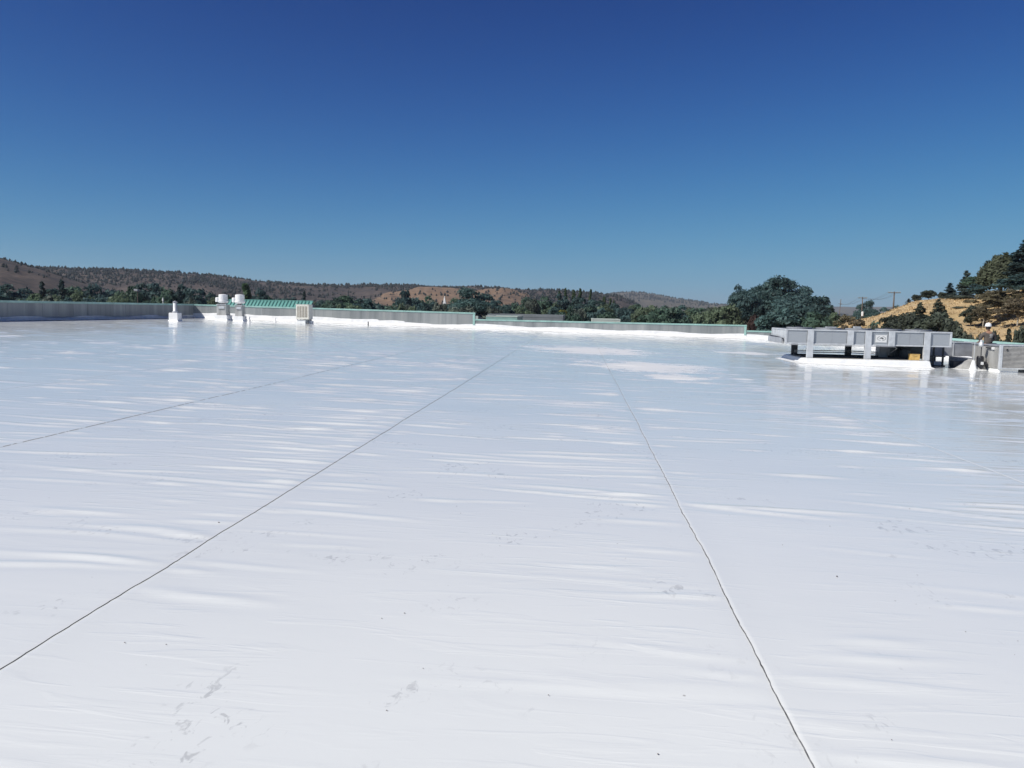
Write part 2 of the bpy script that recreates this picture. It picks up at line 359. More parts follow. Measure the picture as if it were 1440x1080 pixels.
HILL_PTS = {}
def hill(key, prof, r_foot, r_ridge, r_back, mat, rough_amp, seed, na=420, nr=70, curve=1.0):
    """heightfield sector: skyline given as (column, row) seen from the roof, slope from foot to ridge, then a plateau"""
    pxs = np.array([p[0] for p in prof], float); pys = np.array([p[1] for p in prof], float)
    col = np.linspace(pxs[0], pxs[-1], na)
    row = np.interp(col, pxs, pys)
    top = np.array([sight_z(c, r, r_ridge) for c, r in zip(col, row)])
    dirs = np.array([bearing_point(c, 1.0)[:2] for c in col])
    rad = np.concatenate([np.linspace(r_foot, r_ridge, nr - 14), np.linspace(r_ridge, r_back, 15)[1:]])
    V = np.zeros((nr, na, 3))
    for j, r in enumerate(rad):
        X = dirs[:, 0] * r; Y = dirs[:, 1] * r
        s = min(1.0, (r - r_foot) / (r_ridge - r_foot)); back = max(0.0, (r - r_ridge) / (r_back - r_ridge))
        k = smooth(np.array(s)) ** curve
        nz = fbm(X / (r_ridge * 0.06), Y / (r_ridge * 0.06), seed, 5) - 0.47
        gully = np.abs(fbm(col / 55.0 + s * 0.8, np.full(na, s * 1.5), seed + 5, 4) - 0.47)
        h = (top - GROUND_Z) * k * (1 - 0.75 * smooth(np.array(back)))
        amp = rough_amp * (s * (1.0 - 0.86 * s ** 3))
        V[j] = np.stack([X, Y, GROUND_Z - 1.0 + h + 1.0 * k + amp * (nz - 1.6 * gully + 0.15) * (k > 0)], -1)
    me = np_mesh('hill', V.reshape(-1, 3), grid_faces(nr, na), mat, True)
    HILL_PTS[key] = V
    return structure(link('hill', me))
hill('main', [(-700, 350), (-300, 368), (-60, 374), (45, 379), (100, 381), (180, 383), (250, 386), (300, 390), (350, 396), (400, 400), (440, 402), (500, 403), (560, 403), (620, 404), (700, 406), (780, 410), (850, 415), (872, 418), (890, 425), (905, 436), (930, 446)],
     750, 1800, 2600, 'ridge_ground', 26, 3)
hill('left', [(-900, 330), (-400, 340), (-120, 356), (0, 367), (28, 374), (60, 382), (110, 398), (170, 415), (230, 432)], 420, 1050, 1350, 'ridge_ground', 12, 9, na=260, nr=50)
hill('spur', [(455, 436), (500, 425), (530, 416), (565, 409), (590, 404), (610, 405), (630, 407), (660, 410), (690, 408), (705, 406), (722, 408), (740, 414), (756, 424), (780, 436)], 700, 1450, 1790, 'spur_ground', 22, 21, na=260, nr=50)
hill('far', [(760, 440), (800, 428), (840, 418), (862, 414), (887, 411.5), (905, 413), (930, 417), (960, 423), (1000, 428.5), (1050, 432), (1120, 436), (1200, 447)], 2300, 4300, 5600, 'far_ground', 40, 33, na=240, nr=40)
hill('farther', [(900, 436), (1000, 432.5), (1080, 432), (1140, 431.5), (1180, 431.5), (1230, 431.5), (1330, 431), (1500, 430), (1800, 432)], 4500, 6800, 8200, 'far_ground', 30, 41, na=160, nr=36)

# scattered junipers on the far slopes: thousands, one mass
def juniper_scatter(name, key, n, hmin, hmax, seed, ridge_bias=0.25, keep=None):
    g = np.random.default_rng(seed); V = HILL_PTS[key]; nr, na, _ = V.shape; nridge = nr - 15
    m = n * 5; k = 6
    j = np.where(g.random(m) < ridge_bias, nridge - g.integers(0, 3, m), (g.uniform(0.12, 1.0, m) * nridge).astype(int)); i = g.integers(1, na - 2, m)
    p = V[j, i] + (V[j, i + 1] - V[j, i]) * g.random((m, 1)); p = p + (V[np.maximum(j - 1, 0), i] - V[j, i]) * g.random((m, 1)) * 0.9
    ok = g.random(m) < keep(p); p = p[ok][:n]; n = len(p)
    h = hmin + (hmax - hmin) * g.random(n) ** 2.4; w = h * g.uniform(0.34, 0.6, n)
    parts = []
    for (rr, zz) in [(0.55, -0.05), (1.0, 0.28), (0.72, 0.62), (0.3, 0.88)]:
        a = np.arange(k)[None] / k * 2 * np.pi + g.random((n, 1)) * 6; rj = w[:, None] * rr * g.uniform(0.7, 1.25, (n, k))
        parts.append(np.stack([p[:, :1] + rj * np.cos(a), p[:, 1:2] + rj * np.sin(a), p[:, 2:] + h[:, None] * (zz + g.uniform(-0.06, 0.06, (n, k)))], -1))
    parts.append(np.stack([p[:, 0], p[:, 1], p[:, 2] + h], -1)[:, None, :])
    vs = np.concatenate(parts, 1)
    f = []
    for q in range(3):
        for t in range(k):
            t2 = (t + 1) % k; f += [(q * k + t, q * k + t2, (q + 1) * k + t2), (q * k + t, (q + 1) * k + t2, (q + 1) * k + t)]
    f += [(3 * k + t, 3 * k + (t + 1) % k, 4 * k) for t in range(k)]
    F = (np.array(f)[None] + (np.arange(n) * (4 * k + 1))[:, None, None]).reshape(-1, 3)
    return stuff(link(name, np_mesh(name, vs.reshape(-1, 3), F, 'scrub')))
clump = lambda sc, sd, lo: (lambda p: np.clip((fbm(p[:, 0] / sc, p[:, 1] / sc, sd) - lo) * 6, 0.06, 1))
juniper_scatter('far_juniper_scrub', 'main', 16000, 1.9, 6.0, 5, 0.20, clump(120, 3, 0.36))
juniper_scatter('far_juniper_scrub', 'left', 1500, 1.8, 4.2, 6, 0.45, clump(60, 13, 0.42))
juniper_scatter('far_juniper_scrub', 'spur', 420, 2.0, 5.0, 8, 0.2, clump(90, 23, 0.42))
juniper_scatter('far_juniper_scrub', 'far', 2600, 5.0, 10.0, 12, 0.15, clump(260, 31, 0.36))

# golden slope to the right of the roof
GOLD = [(1120, 470), (1170, 461), (1195, 456), (1232, 447), (1262, 434.5), (1285, 426), (1320, 422), (1345, 422), (1385, 420), (1440, 408), (1520, 388), (1700, 350), (2100, 330), (2900, 330)]
GR0, GR1, GR2 = 46.0, 135.0, 330.0
_gp = np.array([p[0] for p in GOLD], float); _gr = np.array([p[1] for p in GOLD], float)
_gaz = np.array([math.atan2(*bearing_point(p, 1.0)[:2]) for p in _gp]); _gtop = np.array([sight_z(a, b, GR1) for a, b in zip(_gp, _gr)])
def gold_z(x, y):
    x = np.asarray(x, float); y = np.asarray(y, float)
    r = np.hypot(x, y); az = np.arctan2(x, y)
    top = np.interp(az, _gaz, _gtop)
    edge = smooth((az - _gaz[0]) / (_gaz[2] - _gaz[0]))
    s = (r - GR0) / (GR1 - GR0)
    k = smooth(s); back = smooth((r - GR1 - 15) / (GR2 - GR1 - 15))
    base = GROUND_Z - 0.3 + edge * 2.2
    z = base + (top - base) * k * edge * (1 - 0.25 * back)
    bump = (fbm(x / 14.0, y / 14.0, 77, 4) - 0.47) * 2.6 * np.clip(s, 0, 1) * (1 - 0.8 * np.clip(s, 0, 1) ** 6) + (fbm(x / 2.3, y / 2.3, 87, 3) - 0.45) * 0.20
    return z + bump * edge
na, nr = 420, 130
az = np.linspace(_gaz[0], _gaz[-1], na); rad = np.concatenate([np.linspace(GR0, GR1, 96), np.linspace(GR1, GR2, 35)[1:]])
A, Rr = np.meshgrid(az, rad); gx = Rr * np.sin(A); gy = Rr * np.cos(A)
structure(link('grassy_hillside', np_mesh('grassy_hillside', np.stack([gx, gy, gold_z(gx, gy)], -1).reshape(-1, 3), grid_faces(nr, na), 'gold_grass', True)))
# dry grass tufts on it
g = np.random.default_rng(51); tv = []; tf = []; n = 6000
taz = g.uniform(_gaz[1], _gaz[10], n); tr = GR0 + 12 + (GR1 + 10 - GR0 - 12) * g.random(n) ** 0.8
tx = tr * np.sin(taz); ty = tr * np.cos(taz); tz = gold_z(tx, ty)
for k in range(5):
    a = g.uniform(0, 6.28, n); h = g.uniform(0.06, 0.18, n); w = g.uniform(0.04, 0.10, n); lx = g.normal(0, 0.16, n); ly = g.normal(0, 0.16, n); ox = g.normal(0, .14, n); oy = g.normal(0, .14, n)
    tv.append(np.stack([np.stack([tx + ox - w * np.cos(a), ty + oy - w * np.sin(a), tz - 0.05], -1), np.stack([tx + ox + w * np.cos(a), ty + oy + w * np.sin(a), tz - 0.05], -1), np.stack([tx + ox + lx, ty + oy + ly, tz + h], -1)], 1).reshape(-1, 3))
tv = np.concatenate(tv); stuff(link('dry_grass', np_mesh('dry_grass', tv, np.arange(len(tv)).reshape(-1, 3), 'dry_grass')))

# ------------------------------------------------------------------ the roof
mb = MB().box(XL - 0.3, XR + 0.3, YF, YB + 0.3, GROUND_Z - 0.05, -0.9)
o = len(mb.v)
zl, zr = roof_z(XL - 0.3) - 0.035, roof_z(XR + 0.3) - 0.035
mb.add([(XL - .3, YF, -0.9), (XR + .3, YF, -0.9), (XR + .3, YB + .3, -0.9), (XL - .3, YB + .3, -0.9), (XL - .3, YF, zl), (XR + .3, YF, zr), (XR + .3, YB + .3, zr), (XL - .3, YB + .3, zl)],
       [(4, 5, 6, 7), (0, 1, 5, 4), (1, 2, 6, 5), (2, 3, 7, 6), (3, 0, 4, 7)])
roof = structure(mb.build('roof', 'building_wall'))

SEAMS = [XL] + [x for x in (-31.9, -28.25, -24.6, -20.95, -17.3, -13.6, -9.92, -6.24, -2.55, 0.95, 4.93, 8.55, 12.2, 15.85)] [1:] + [XR]
ys = np.concatenate([np.arange(YF, 1.6, 0.4), np.arange(1.6, 13, 0.032), np.arange(13, 30, 0.06), np.arange(30, YB, 0.115), [YB]])
def undulation(x, y):
    return 0.006 * (fbm(x / 2.6, y / 1.3, 101, 3) - 0.47) + 0.016 * (fbm(x / 7.0, y / 5.0, 131, 3) - 0.45)
for i in range(len(SEAMS) - 1):
    x0, x1 = SEAMS[i], SEAMS[i + 1]
    W = x1 - x0; g = np.random.default_rng(900 + i)
    u = np.concatenate([[0, 0.0, 0.03, 0.08, 0.16], np.linspace(0.28, W - 0.25, 30), [W - 0.12, W - 0.04, W + 0.07]])
    X, Y = np.meshgrid(x0 + u, ys); U = X - x0
    wob = 0.010 * (fbm(ys / 0.16, ys * 0 + 5, 340 + i, 2) - 0.4) + 0.024 * (fbm(ys / 0.8, ys * 0, 300 + i, 3) - 0.47) + 0.05 * (fbm(ys / 9.0, ys * 0, 320 + i, 2) - 0.4)
    wob = wob + 0.0045 * (hash2((ys / 0.05).astype(np.int64), np.full(len(ys), i), 41) - 0.5) * (ys > 1)
    wob2 = 0.05 * (fbm(ys / 9.0, ys * 0, 321 + i, 2) - 0.4)
    X = X + wob[:, None] * np.clip(1 - U / 0.5, 0, 1) + wob2[:, None] * np.clip(1 - (W - U) / 0.5, 0, 1)
    H = np.zeros_like(X)
    dens = 1.5 if i in (6, 7, 11) else 0.85
    ybands = [(1.0, 7, int(36 * dens)), (7, 14, int(80 * dens)), (14, 28, int(105 * dens)), (28, 66, int(120 * dens))]
    for (ya, yb, cnt) in ybands:
        for _ in range(cnt):
            yc = g.uniform(ya, yb); far = yc > 14
            Lw = (0.3 + 2.1 * g.random() ** 2.0) * (1.25 if far else 1.0); wy = g.uniform(0.024, 0.055) * (1.7 if yc > 28 else 1.2 if far else 1.0)
            a = g.uniform(0.002, 0.0085) * (1.75 if far else 1.3 if yc > 7 else 1.05)
            mode = g.random()
            xc = Lw * 0.4 if mode < 0.18 else (W - Lw * 0.42 if mode < 0.62 else g.uniform(0.3, W - 0.3))
            slope = g.normal(-0.05, 0.11); bend = g.normal(0, 0.05)
            j0, j1 = np.searchsorted(ys, [yc - 0.8, yc + 0.8])
            uu = U[j0:j1]; t = (uu - xc) / (Lw * 0.5)
            yy = yc + slope * (uu - xc) + bend * (uu - xc) ** 2 + 0.10 * (fbm(uu / 0.45, uu * 0 + yc * 3.7, 60 + i, 3) - 0.45)
            d = (Y[j0:j1] - yy) / wy
            prof = np.exp(-d * d) - 0.35 * np.exp(-((d + 2.2) / 1.6) ** 2)
            H[j0:j1] += a * np.clip(1 - t * t, 0, 1) ** 1.3 * prof
    H *= np.clip(U / 0.14, 0, 1) * np.clip((W - U) / 0.14, 0, 1)
    lift = (0.003 if i in (7, 8, 9) else 0.0012) * np.clip(1 - U / 0.16, 0, 1)
    Z = ROOF_SLOPE * X + H + undulation(X, Y) + lift
    Z[:, 0] = Z[:, 1] - 0.0006; X[:, 0] -= 0.0012
    Z[:, -1] -= 0.003
    me = np_mesh('membrane_sheet', np.stack([X, Y, Z], -1).reshape(-1, 3), grid_faces(len(ys), len(u)), 'membrane', True)
    link('membrane_sheet', me, roof)
    if i in (7, 8, 9):                          # grimy sealant bead along the lap, broken and uneven
        n = len(ys); w = (0.0013 + 0.0052 * np.clip(fbm(ys / 0.09, ys * 0 + i, 500 + i, 3) - 0.34, 0, 1) * 1.2) * (1.0 if i == 8 else 0.8 if i == 9 else 0.28) * np.clip(1.15 - ys / 40.0, 0.35, 1.0)
        xb = X[:, 1]; zb = Z[:, 1] + 0.0012
        V = np.stack([np.stack([xb - w - 0.0012, ys, zb - 0.005], -1), np.stack([xb - w * 0.3 - 0.001, ys, zb + 0.002], -1), np.stack([xb + w * 0.5, ys, zb + 0.0008], -1)], 1)
        fcs = grid_faces(n, 3)
        gap = (fbm(ys / 0.06, ys * 0 + 3, 700 + i, 2) > (0.72 if i != 7 else 0.5) - 0.2 * np.clip((ys - 10) / 30, 0, 1))[:-1]
        fcs = fcs.reshape(n - 1, 2, 4)[~gap].reshape(-1, 4)
        link('seam_sealant', np_mesh('seam_sealant', V.reshape(-1, 3), fcs, 'seam_dust' if i == 7 else 'seam_dirt'), roof)

# loose grit lying about: nobody could count it
g = np.random.default_rng(77); gv = []; gf = []; o = 0
for k in range(95):
    y = 2.6 + 20 * g.random() ** 2.0; x = g.uniform(-0.75, 0.6) * y + 0.08 * y
    s = g.uniform(0.0014, 0.0038) * (1 if g.random() < 0.93 else 1.9); z = roof_z(x) + float(undulation(np.array([x]), np.array([y]))[0]) + s * 0.6 + 0.002
    ring = [(math.cos(t) * s * g.uniform(.7, 1.6), math.sin(t) * s * g.uniform(.7, 1.6)) for t in np.arange(5) * 1.2566]
    gv += [(x + a, y + b, z) for a, b in ring] + [(x, y, z + s * 0.8), (x, y, z - s * 0.8)]
    for t in range(5): gf += [(o + t, o + (t + 1) % 5, o + 5), (o + (t + 1) % 5, o + t, o + 6)]
    o += 7
stuff(link('roof_grit', np_mesh('roof_grit', gv, gf, 'pole_wood')))

# ------------------------------------------------------------------ parapet walls
def parapet(p0, p1, zt0, zt1, label, flash, seed, panel_w=1.52, end_trim=()):
    """p0 -> p1 runs with the roof on its right-hand side; local s along the wall, d into the roof"""
    p0 = Vector(p0); p1 = Vector(p1); Ln = (p1 - p0).length; e = (p1 - p0) / Ln; nrm = Vector((e.y, -e.x))
    T = 0.26
    root = thing('parapet_wall', (p0.x, p0.y, roof_z(p0.x)), label, 'parapet wall'); inv = Matrix.Translation(-root.location)
    def W(s, d, z): q = p0 + e * s + nrm * d; return (q.x - root.location.x, q.y - root.location.y, z - root.location.z)
    def zt(s): return zt0 + (zt1 - zt0) * s / Ln
    def zb(s): return roof_z((p0 + e * s).x)
    def slab(name, mat, s0, s1, d0, d1, z0f, z1f, bevel=0.0):
        vs = [W(s, d, zf(s)) for zf in (z0f, z1f) for (s, d) in ((s0, d0), (s1, d0), (s1, d1), (s0, d1))]
        m = MB(); m.add(vs, [(3, 2, 1, 0), (4, 5, 6, 7), (0, 1, 5, 4), (1, 2, 6, 5), (2, 3, 7, 6), (3, 0, 4, 7)])
        return m.build(name, mat, root, bevel)
    slab('wall_core', 'building_wall', 0, Ln, -T, -0.02, lambda s: zb(s) - 0.5, lambda s: zt(s) - 0.012)
    n = max(1, round(Ln / panel_w)); g = np.random.default_rng(seed)
    for k in range(n):
        a, b = Ln * k / n, Ln * (k + 1) / n
        pr = g.uniform(-0.003, 0.003)
        slab('wall_panel', 'wall_panel', a + 0.006, b - 0.006, -0.019, pr, lambda s: zb(s) - 0.03, lambda s: zt(s) - 0.03, 0.004)
    n = max(1, round(Ln / 3.05))
    for k in range(n):
        a, b = Ln * k / n, Ln * (k + 1) / n
        m = MB()
        sec = [(-T - 0.03, -0.12), (-T - 0.03, 0.0), (0.035, 0.022), (0.035, -0.095), (0.02, -0.11), (0.02, 0.0), (-T - 0.015, -0.02), (-T - 0.015, -0.12)]
        vs = [W(s, d, zt(s) + z) for s in (a + 0.004, b - 0.004) for d, z in sec]
        m.add(vs, [tuple(range(8)), tuple(range(15, 7, -1))] + [(i, i + 8, (i + 1) % 8 + 8, (i + 1) % 8) for i in range(8)])
        m.build('coping_piece', 'coping_green', root)
    n = max(1, round(Ln / 3.66))
    for k in range(n):
        a, b = Ln * k / n, Ln * (k + 1) / n
        ss = np.linspace(a - (0.05 if k else 0), b, 30); V = []
        off = 0.004 * (k % 2)
        for s in ss:
            q = p0 + e * s; lo = float(undulation(np.array([q.x]), np.array([q.y]))[0])
            h = flash(s) + 0.07 * (float(fbm(np.array(s / 0.9), np.array(seed * 1.0), seed, 3)) - 0.47) + 0.05 * math.sin(s * 0.9 + seed)
            bl = 0.035 * (float(fbm(np.array(s / 0.45), np.array(3.0 + seed), seed + 2, 3)) - 0.4)
            z0 = zb(s) + lo
            for d, z in ((0.34 + bl, 0.006), (0.20, 0.020), (0.085, 0.065), (0.045 + bl, 0.17), (0.022 + bl * 0.6, h * 0.7), (0.012, h), (0.004, h + 0.012)):
                V.append(W(s, d + off * 0.3, z0 + z + off))
        link('base_flashing', np_mesh('base_flashing', V, grid_faces(30, 7)[:, ::-1], 'flashing', True), root)
    for s0, s1 in end_trim:
        slab('corner_trim', 'coping_green', s0, s1, -0.05, 0.045, lambda s: zb(s) + 0.3, lambda s: zt(s) - 0.115, 0.004)
    return root
parapet((XL, YF), (XL, YB + 0.26), 1.66, 1.66, 'shaded grey metal parapet wall with green cap running behind the white vent curb', lambda s: 0.20, 3)
parapet((XL, YB), (-8.45, YB), 1.65, 1.42, 'tallest sunlit grey parapet wall with green cap behind the exhaust fans and cooler', lambda s: 0.44 if s < 15.8 else (0.36 if s < 18 else 0.28), 5, end_trim=[(23.66, 23.83)])
parapet((-8.446, YB), (13.35, YB), 0.90, 0.88, 'middle-height sunlit grey parapet wall with a thin green cap and wavy white flashing', lambda s: 0.33 - 0.0 * s, 7, end_trim=[(21.6, 21.77)])
parapet((13.354, YB), (XR + 0.26, YB), 0.45, 0.43, 'lowest short stretch of grey parapet wall beyond the raised condenser', lambda s: 0.36, 9)
parapet((XR, YB), (XR, YF), 0.69, 0.67, 'grey parapet wall with green cap behind the worker, below the golden hillside', lambda s: 0.30, 11)

# ------------------------------------------------------------------ green standing-seam roof behind the parapet
t = thing('metal_roof', (-25.8, YB + 0.30, 1.2), 'green standing-seam metal roof rising just behind the tall parapet', 'metal roof')
gx0, gx1 = -29.6 + 25.8, -22.35 + 25.8; npan = 24; pw = (gx1 - gx0) / npan
me_pan = None
for k in range(npan):
    x = gx0 + k * pw
    if me_pan is None:
        o = MB().add([(0.0, 0, 0.40), (pw - 0.006, 0, 0.40), (pw - 0.006, 0.62, 0.86), (0, 0.62, 0.86), (0, 0.012, 0.375), (pw - 0.006, 0.012, 0.375), (pw - 0.006, 0.64, 0.835), (0, 0.64, 0.835)],
                     [(0, 1, 2, 3), (7, 6, 5, 4), (0, 4, 5, 1), (1, 5, 6, 2), (2, 6, 7, 3), (3, 7, 4, 0)]).build('roof_panel', 'green_roof', t); me_pan = o.data
        r = MB().add([(-0.02, -0.02, 0.40), (0.016, -0.02, 0.40), (0.016, 0.60, 0.90), (-0.02, 0.60, 0.90), (-0.02, -0.02, 0.445), (0.016, -0.02, 0.445), (0.016, 0.60, 0.945), (-0.02, 0.60, 0.945)],
                     [(3, 2, 1, 0), (4, 5, 6, 7), (0, 1, 5, 4), (1, 2, 6, 5), (2, 3, 7, 6), (3, 0, 4, 7)]).build('standing_seam', 'green_rib', t); me_rib = r.data
    else:
        o = link('roof_panel', me_pan, t); r = link('standing_seam', me_rib, t)
    o.location.x = x; r.location.x = x
MB().box(gx0, gx1, 0.60, 0.78, 0.80, 0.95).build('ridge_cap', 'green_roof', t, 0.01)
MB().add([(gx0, 0.62, -7.2), (gx1, 0.62, -7.2), (gx1, 3.2, -7.2), (gx0, 3.2, -7.2), (gx0, 0.66, 0.80), (gx1, 0.66, 0.80), (gx1, 3.2, -0.4), (gx0, 3.2, -0.4)],
         [(3, 2, 1, 0), (4, 5, 6, 7), (0, 1, 5, 4), (1, 2, 6, 5), (2, 3, 7, 6), (3, 0, 4, 7)]).build('roof_base', 'building_wall', t)

# ------------------------------------------------------------------ roof equipment, far side
def curb(m, w, d, h, x=0, y=0, flare=0.10):
    """membrane-wrapped curb with a flared skirt"""
    a, b = w / 2, d / 2
    prof = [(flare, 0.0), (flare * 0.35, 0.035), (0.0, 0.10), (0.0, h - 0.02), (-0.02, h)]
    vs = []; fs = []
    for (e, z) in prof: vs += [(x - a - e, y - b - e, z), (x + a + e, y - b - e, z), (x + a + e, y + b + e, z), (x - a - e, y + b + e, z)]
    for i in range(len(prof) - 1):
        for k in range(4): fs.append((i * 4 + k, i * 4 + (k + 1) % 4, (i + 1) * 4 + (k + 1) % 4, (i + 1) * 4 + k))
    fs.append(tuple(len(prof) * 4 - 4 + k for k in range(4))); fs.append((3, 2, 1, 0))
    return m.add(vs, fs)
def spot_z(x, y): return roof_z(x) + float(undulation(np.array([x]), np.array([y]))[0]) - 0.008

# vent pipe on its curb
x, y = -28.15, 55.3
t = thing('vent_pipe', (x, y, spot_z(x, y)), 'galvanised vent pipe standing alone on a square white curb', 'vent pipe')
curb(MB(), 0.62, 0.62, 0.60).build('curb', 'curb_white', t)
MB().lathe([(0.17, 0.60), (0.17, 0.64), (0.135, 0.66), (0.13, 1.34)], n=20).build('pipe', 'galvanised', t, smooth_shade=True)
MB().lathe([(0.15, 1.30), (0.16, 1.36), (0.05, 1.43)], n=20).build('rain_cap', 'galvanised_dull', t)
MB().lathe([(0.19, 0.645), (0.18, 0.70), (0.14, 0.72)], n=20, cap=False).build('storm_collar', 'galvanised', t)

def exhaust_fan(x, y, label, cw, tall, motor_side):
    t = thing('exhaust_fan', (x, y, spot_z(x, y)), label, 'exhaust fan', 'exhaust fans by the parapet')
    curb(MB(), cw, cw, 0.40).build('curb', 'curb_white', t)
    b = cw * 0.37
    d = MB().box(-b, b, -b, b, 0.40, 0.40 + tall).build('duct_box', 'sheet_metal', t, 0.01)
    MB().box(-b * 0.55, b * 0.75, -b - 0.03, -b - 0.002, 0.40 + tall - 0.30, 0.40 + tall - 0.10).build('access_panel', 'galvanised', d, 0.006)
    MB().box(-b * 0.5, b * 0.7, -b - 0.045, -b - 0.031, 0.40 + tall - 0.33, 0.40 + tall - 0.305).build('painted_panel_shadow', 'dark_metal_and_shade', d)  # dark strip painted in as the shadow under the access panel
    z = 0.40 + tall
    MB().box(-b - 0.04, b + 0.04, -b - 0.04, b + 0.04, z + 0.001, z + 0.05).build('hinge_base', 'galvanised', t, 0.008)
    MB().lathe([(0.20, z + 0.05), (0.20, z + 0.17)], n=20).build('fan_throat', 'dark_metal_and_shade', t)
    MB().lathe([(0.30, z + 0.14), (0.40, z + 0.26), (0.40, z + 0.34), (0.345, z + 0.36), (0.345, z + 0.80), (0.30, z + 0.84), (0.10, z + 0.86)], n=28).build('wind_band', 'fan_white', t, smooth_shade=False)
    MB().lathe([(0.16, z + 0.24), (0.17, z + 0.28), (0.17, z + 0.55), (0.12, z + 0.60)], motor_side * 0.40, -0.12, n=16).build('motor_cover', 'fan_white', t)
    for s in (-1, 1): MB().tube([(s * b * 0.8, -b * 0.8, z + 0.05), (s * 0.30, -0.25, z + 0.22)], 0.014).build('brace', 'galvanised', t)
    MB().tube([(b, 0.1, 0.7), (b + 0.12, 0.1, 0.72), (b + 0.14, 0.1, 0.30), (b + 0.30, 0.1, 0.05)], 0.016).build('conduit', 'galvanised_dull', t)
    return t
exhaust_fan(-28.15, 63.1, 'white-domed exhaust fan on the wider of two white curbs, beside the vent pipe', 1.02, 0.80, -1)
exhaust_fan(-26.15, 61.6, 'white-domed exhaust fan on the narrower curb, beside a short white pipe', 0.74, 0.82, -1)

# evaporative cooler
x, y = -21.35, 62.5
t = thing('evaporative_cooler', (x, y, spot_z(x, y)), 'cream evaporative cooler box with four louvre columns in front of the parapet', 'air cooler')
hw, z0, z1 = 0.50, 0.34, 1.46
body = MB().box(-hw, hw, -0.46, 0.50, z0, z1).build('cabinet', 'cream_paint', t, 0.015)
fr = MB()
for (a, b_, c, d) in ((-hw, hw, z1 - 0.12, z1), (-hw, hw, z0, z0 + 0.14)): fr.box(a, b_, -0.50, -0.461, c, d)
for k in range(5):
    xx = -hw + k * 0.2275; fr.box(xx, xx + (0.11 if k in (0, 4) else 0.05) * (0.82 if k == 4 else 1), -0.499, -0.4615, z0 + 0.14, z1 - 0.12)
fr.build('louvre_frame', 'cream_paint', body)
for k in range(4):
    for j in range(11):
        zz = z0 + 0.16 + j * 0.077; xx = -hw + k * 0.2275 + (0.11 if k == 0 else 0.05)
        MB().add([(xx, -0.495, zz), (xx + 0.175, -0.495, zz), (xx + 0.175, -0.465, zz + 0.055), (xx, -0.465, zz + 0.055), (xx, -0.490, zz - 0.006), (xx + .175, -0.490, zz - 0.006), (xx + .175, -0.462, zz + 0.05), (xx, -0.462, zz + 0.05)],
                 [(0, 1, 2, 3), (7, 6, 5, 4), (0, 4, 5, 1), (1, 5, 6, 2), (2, 6, 7, 3), (3, 7, 4, 0)]).build('louvre', 'louvre_tan', body)
MB().box(-hw - 0.02, hw + 0.02, -0.52, 0.52, z1, z1 + 0.03).build('lid', 'cream_paint', t, 0.008)
MB().box(-hw + 0.02, hw * 0.45, -0.42, 0.40, 0.0, 0.30).build('sleeper_block', 'curb_white', t, 0.02)
MB().box(hw - 0.12, hw + 0.10, -0.10, 0.42, 0.0, 0.22).build('sleeper_block', 'curb_white', t, 0.02)
for sx_ in (-1, 1):
    for sy_ in (-1, 1): MB().box(sx_ * 0.42 - 0.025, sx_ * 0.42 + 0.025, sy_ * 0.38 - 0.025, sy_ * 0.38 + 0.025, 0.01 if sx_ > 0 else 0.29, z0 + 0.002).build('leg', 'dark_metal_and_shade', t)
MB().box(-0.05, 0.42, -0.3, 0.3, 0.06, z0 - 0.01).build('drop_duct', 'galvanised_dull', t)

def stub_pipe(x, y, r, h, mat, label, boot=True, bend=False):
    t = thing('stub_pipe', (x, y, spot_z(x, y)), label, 'vent pipe')
    if boot: MB().lathe([(r * 2.6, 0.0), (r * 2.2, 0.02), (r * 1.25, 0.05), (r * 1.15, h * 0.55)], n=16).build('pipe_boot', 'curb_white', t, smooth_shade=True)
    if bend: MB().tube([(0, 0, 0.02), (0, 0, h), (0.05, 0, h + 0.06), (0.14, 0, h + 0.06), (0.17, 0, h)], r * 0.9, 10).build('pipe', mat, t, smooth_shade=True)
    else: MB().lathe([(r, 0.0), (r, h)], n=14).build('pipe', mat, t, smooth_shade=True)
    return t
stub_pipe(-24.9, 60.3, 0.085, 0.42, 'white_paint', 'short white stub pipe standing right beside the narrower exhaust fan')
stub_pipe(-24.1, 63.6, 0.05, 0.34, 'white_paint', 'thin white stub pipe between the exhaust fans and the cooler')
stub_pipe(-16.75, 64.3, 0.045, 0.30, 'dark_metal_and_shade', 'lone dark stub pipe in front of the white flashing', boot=False)

# ------------------------------------------------------------------ raised condenser on its curb
cx, cy = 11.25, 34.2
zc = roof_z(cx)
t = thing('condenser', (cx, cy, zc), 'long grey rooftop condenser raised on posts over a white curb', 'condenser')
def B(x0, x1, y0, y1, z0, z1): return (x0 - cx, x1 - cx, y0 - cy, y1 - cy, z0 - zc, z1 - zc)
# curb: sloped skirt, gravelly top
kx0, kx1, ky0, ky1 = 8.82, 13.55, 32.75, 35.9
prof = [(0.16, None, 0.004), (0.05, None, 0.05), (0.0, 0.045, 0), (-0.05, 0.062, 0)]
vs = []; fs = []
for (e_, zz, dz) in prof:
    for (px_, py_) in ((kx0 - e_ * 2.2, ky0 - e_), (kx1 + e_, ky0 - e_), (kx1 + e_, ky1 + e_), (kx0 - e_ * 2.2, ky1 + e_)):
        vs.append((px_ - cx, py_ - cy, (roof_z(px_) + dz if zz is None else zz) - zc))
for i in range(3):
    for k in range(4): fs.append((i * 4 + k, i * 4 + (k + 1) % 4, (i + 1) * 4 + (k + 1) % 4, (i + 1) * 4 + k))
fs.append((12, 13, 14, 15))
cb = MB().add(vs, fs).build('curb', 'curb_white', t)
MB().box(*B(kx0 + 0.14, kx1 - 0.14, ky0 + 0.14, ky1 - 0.14, 0.0625, 0.068)).build('curb_top', 'gravel_top', cb)
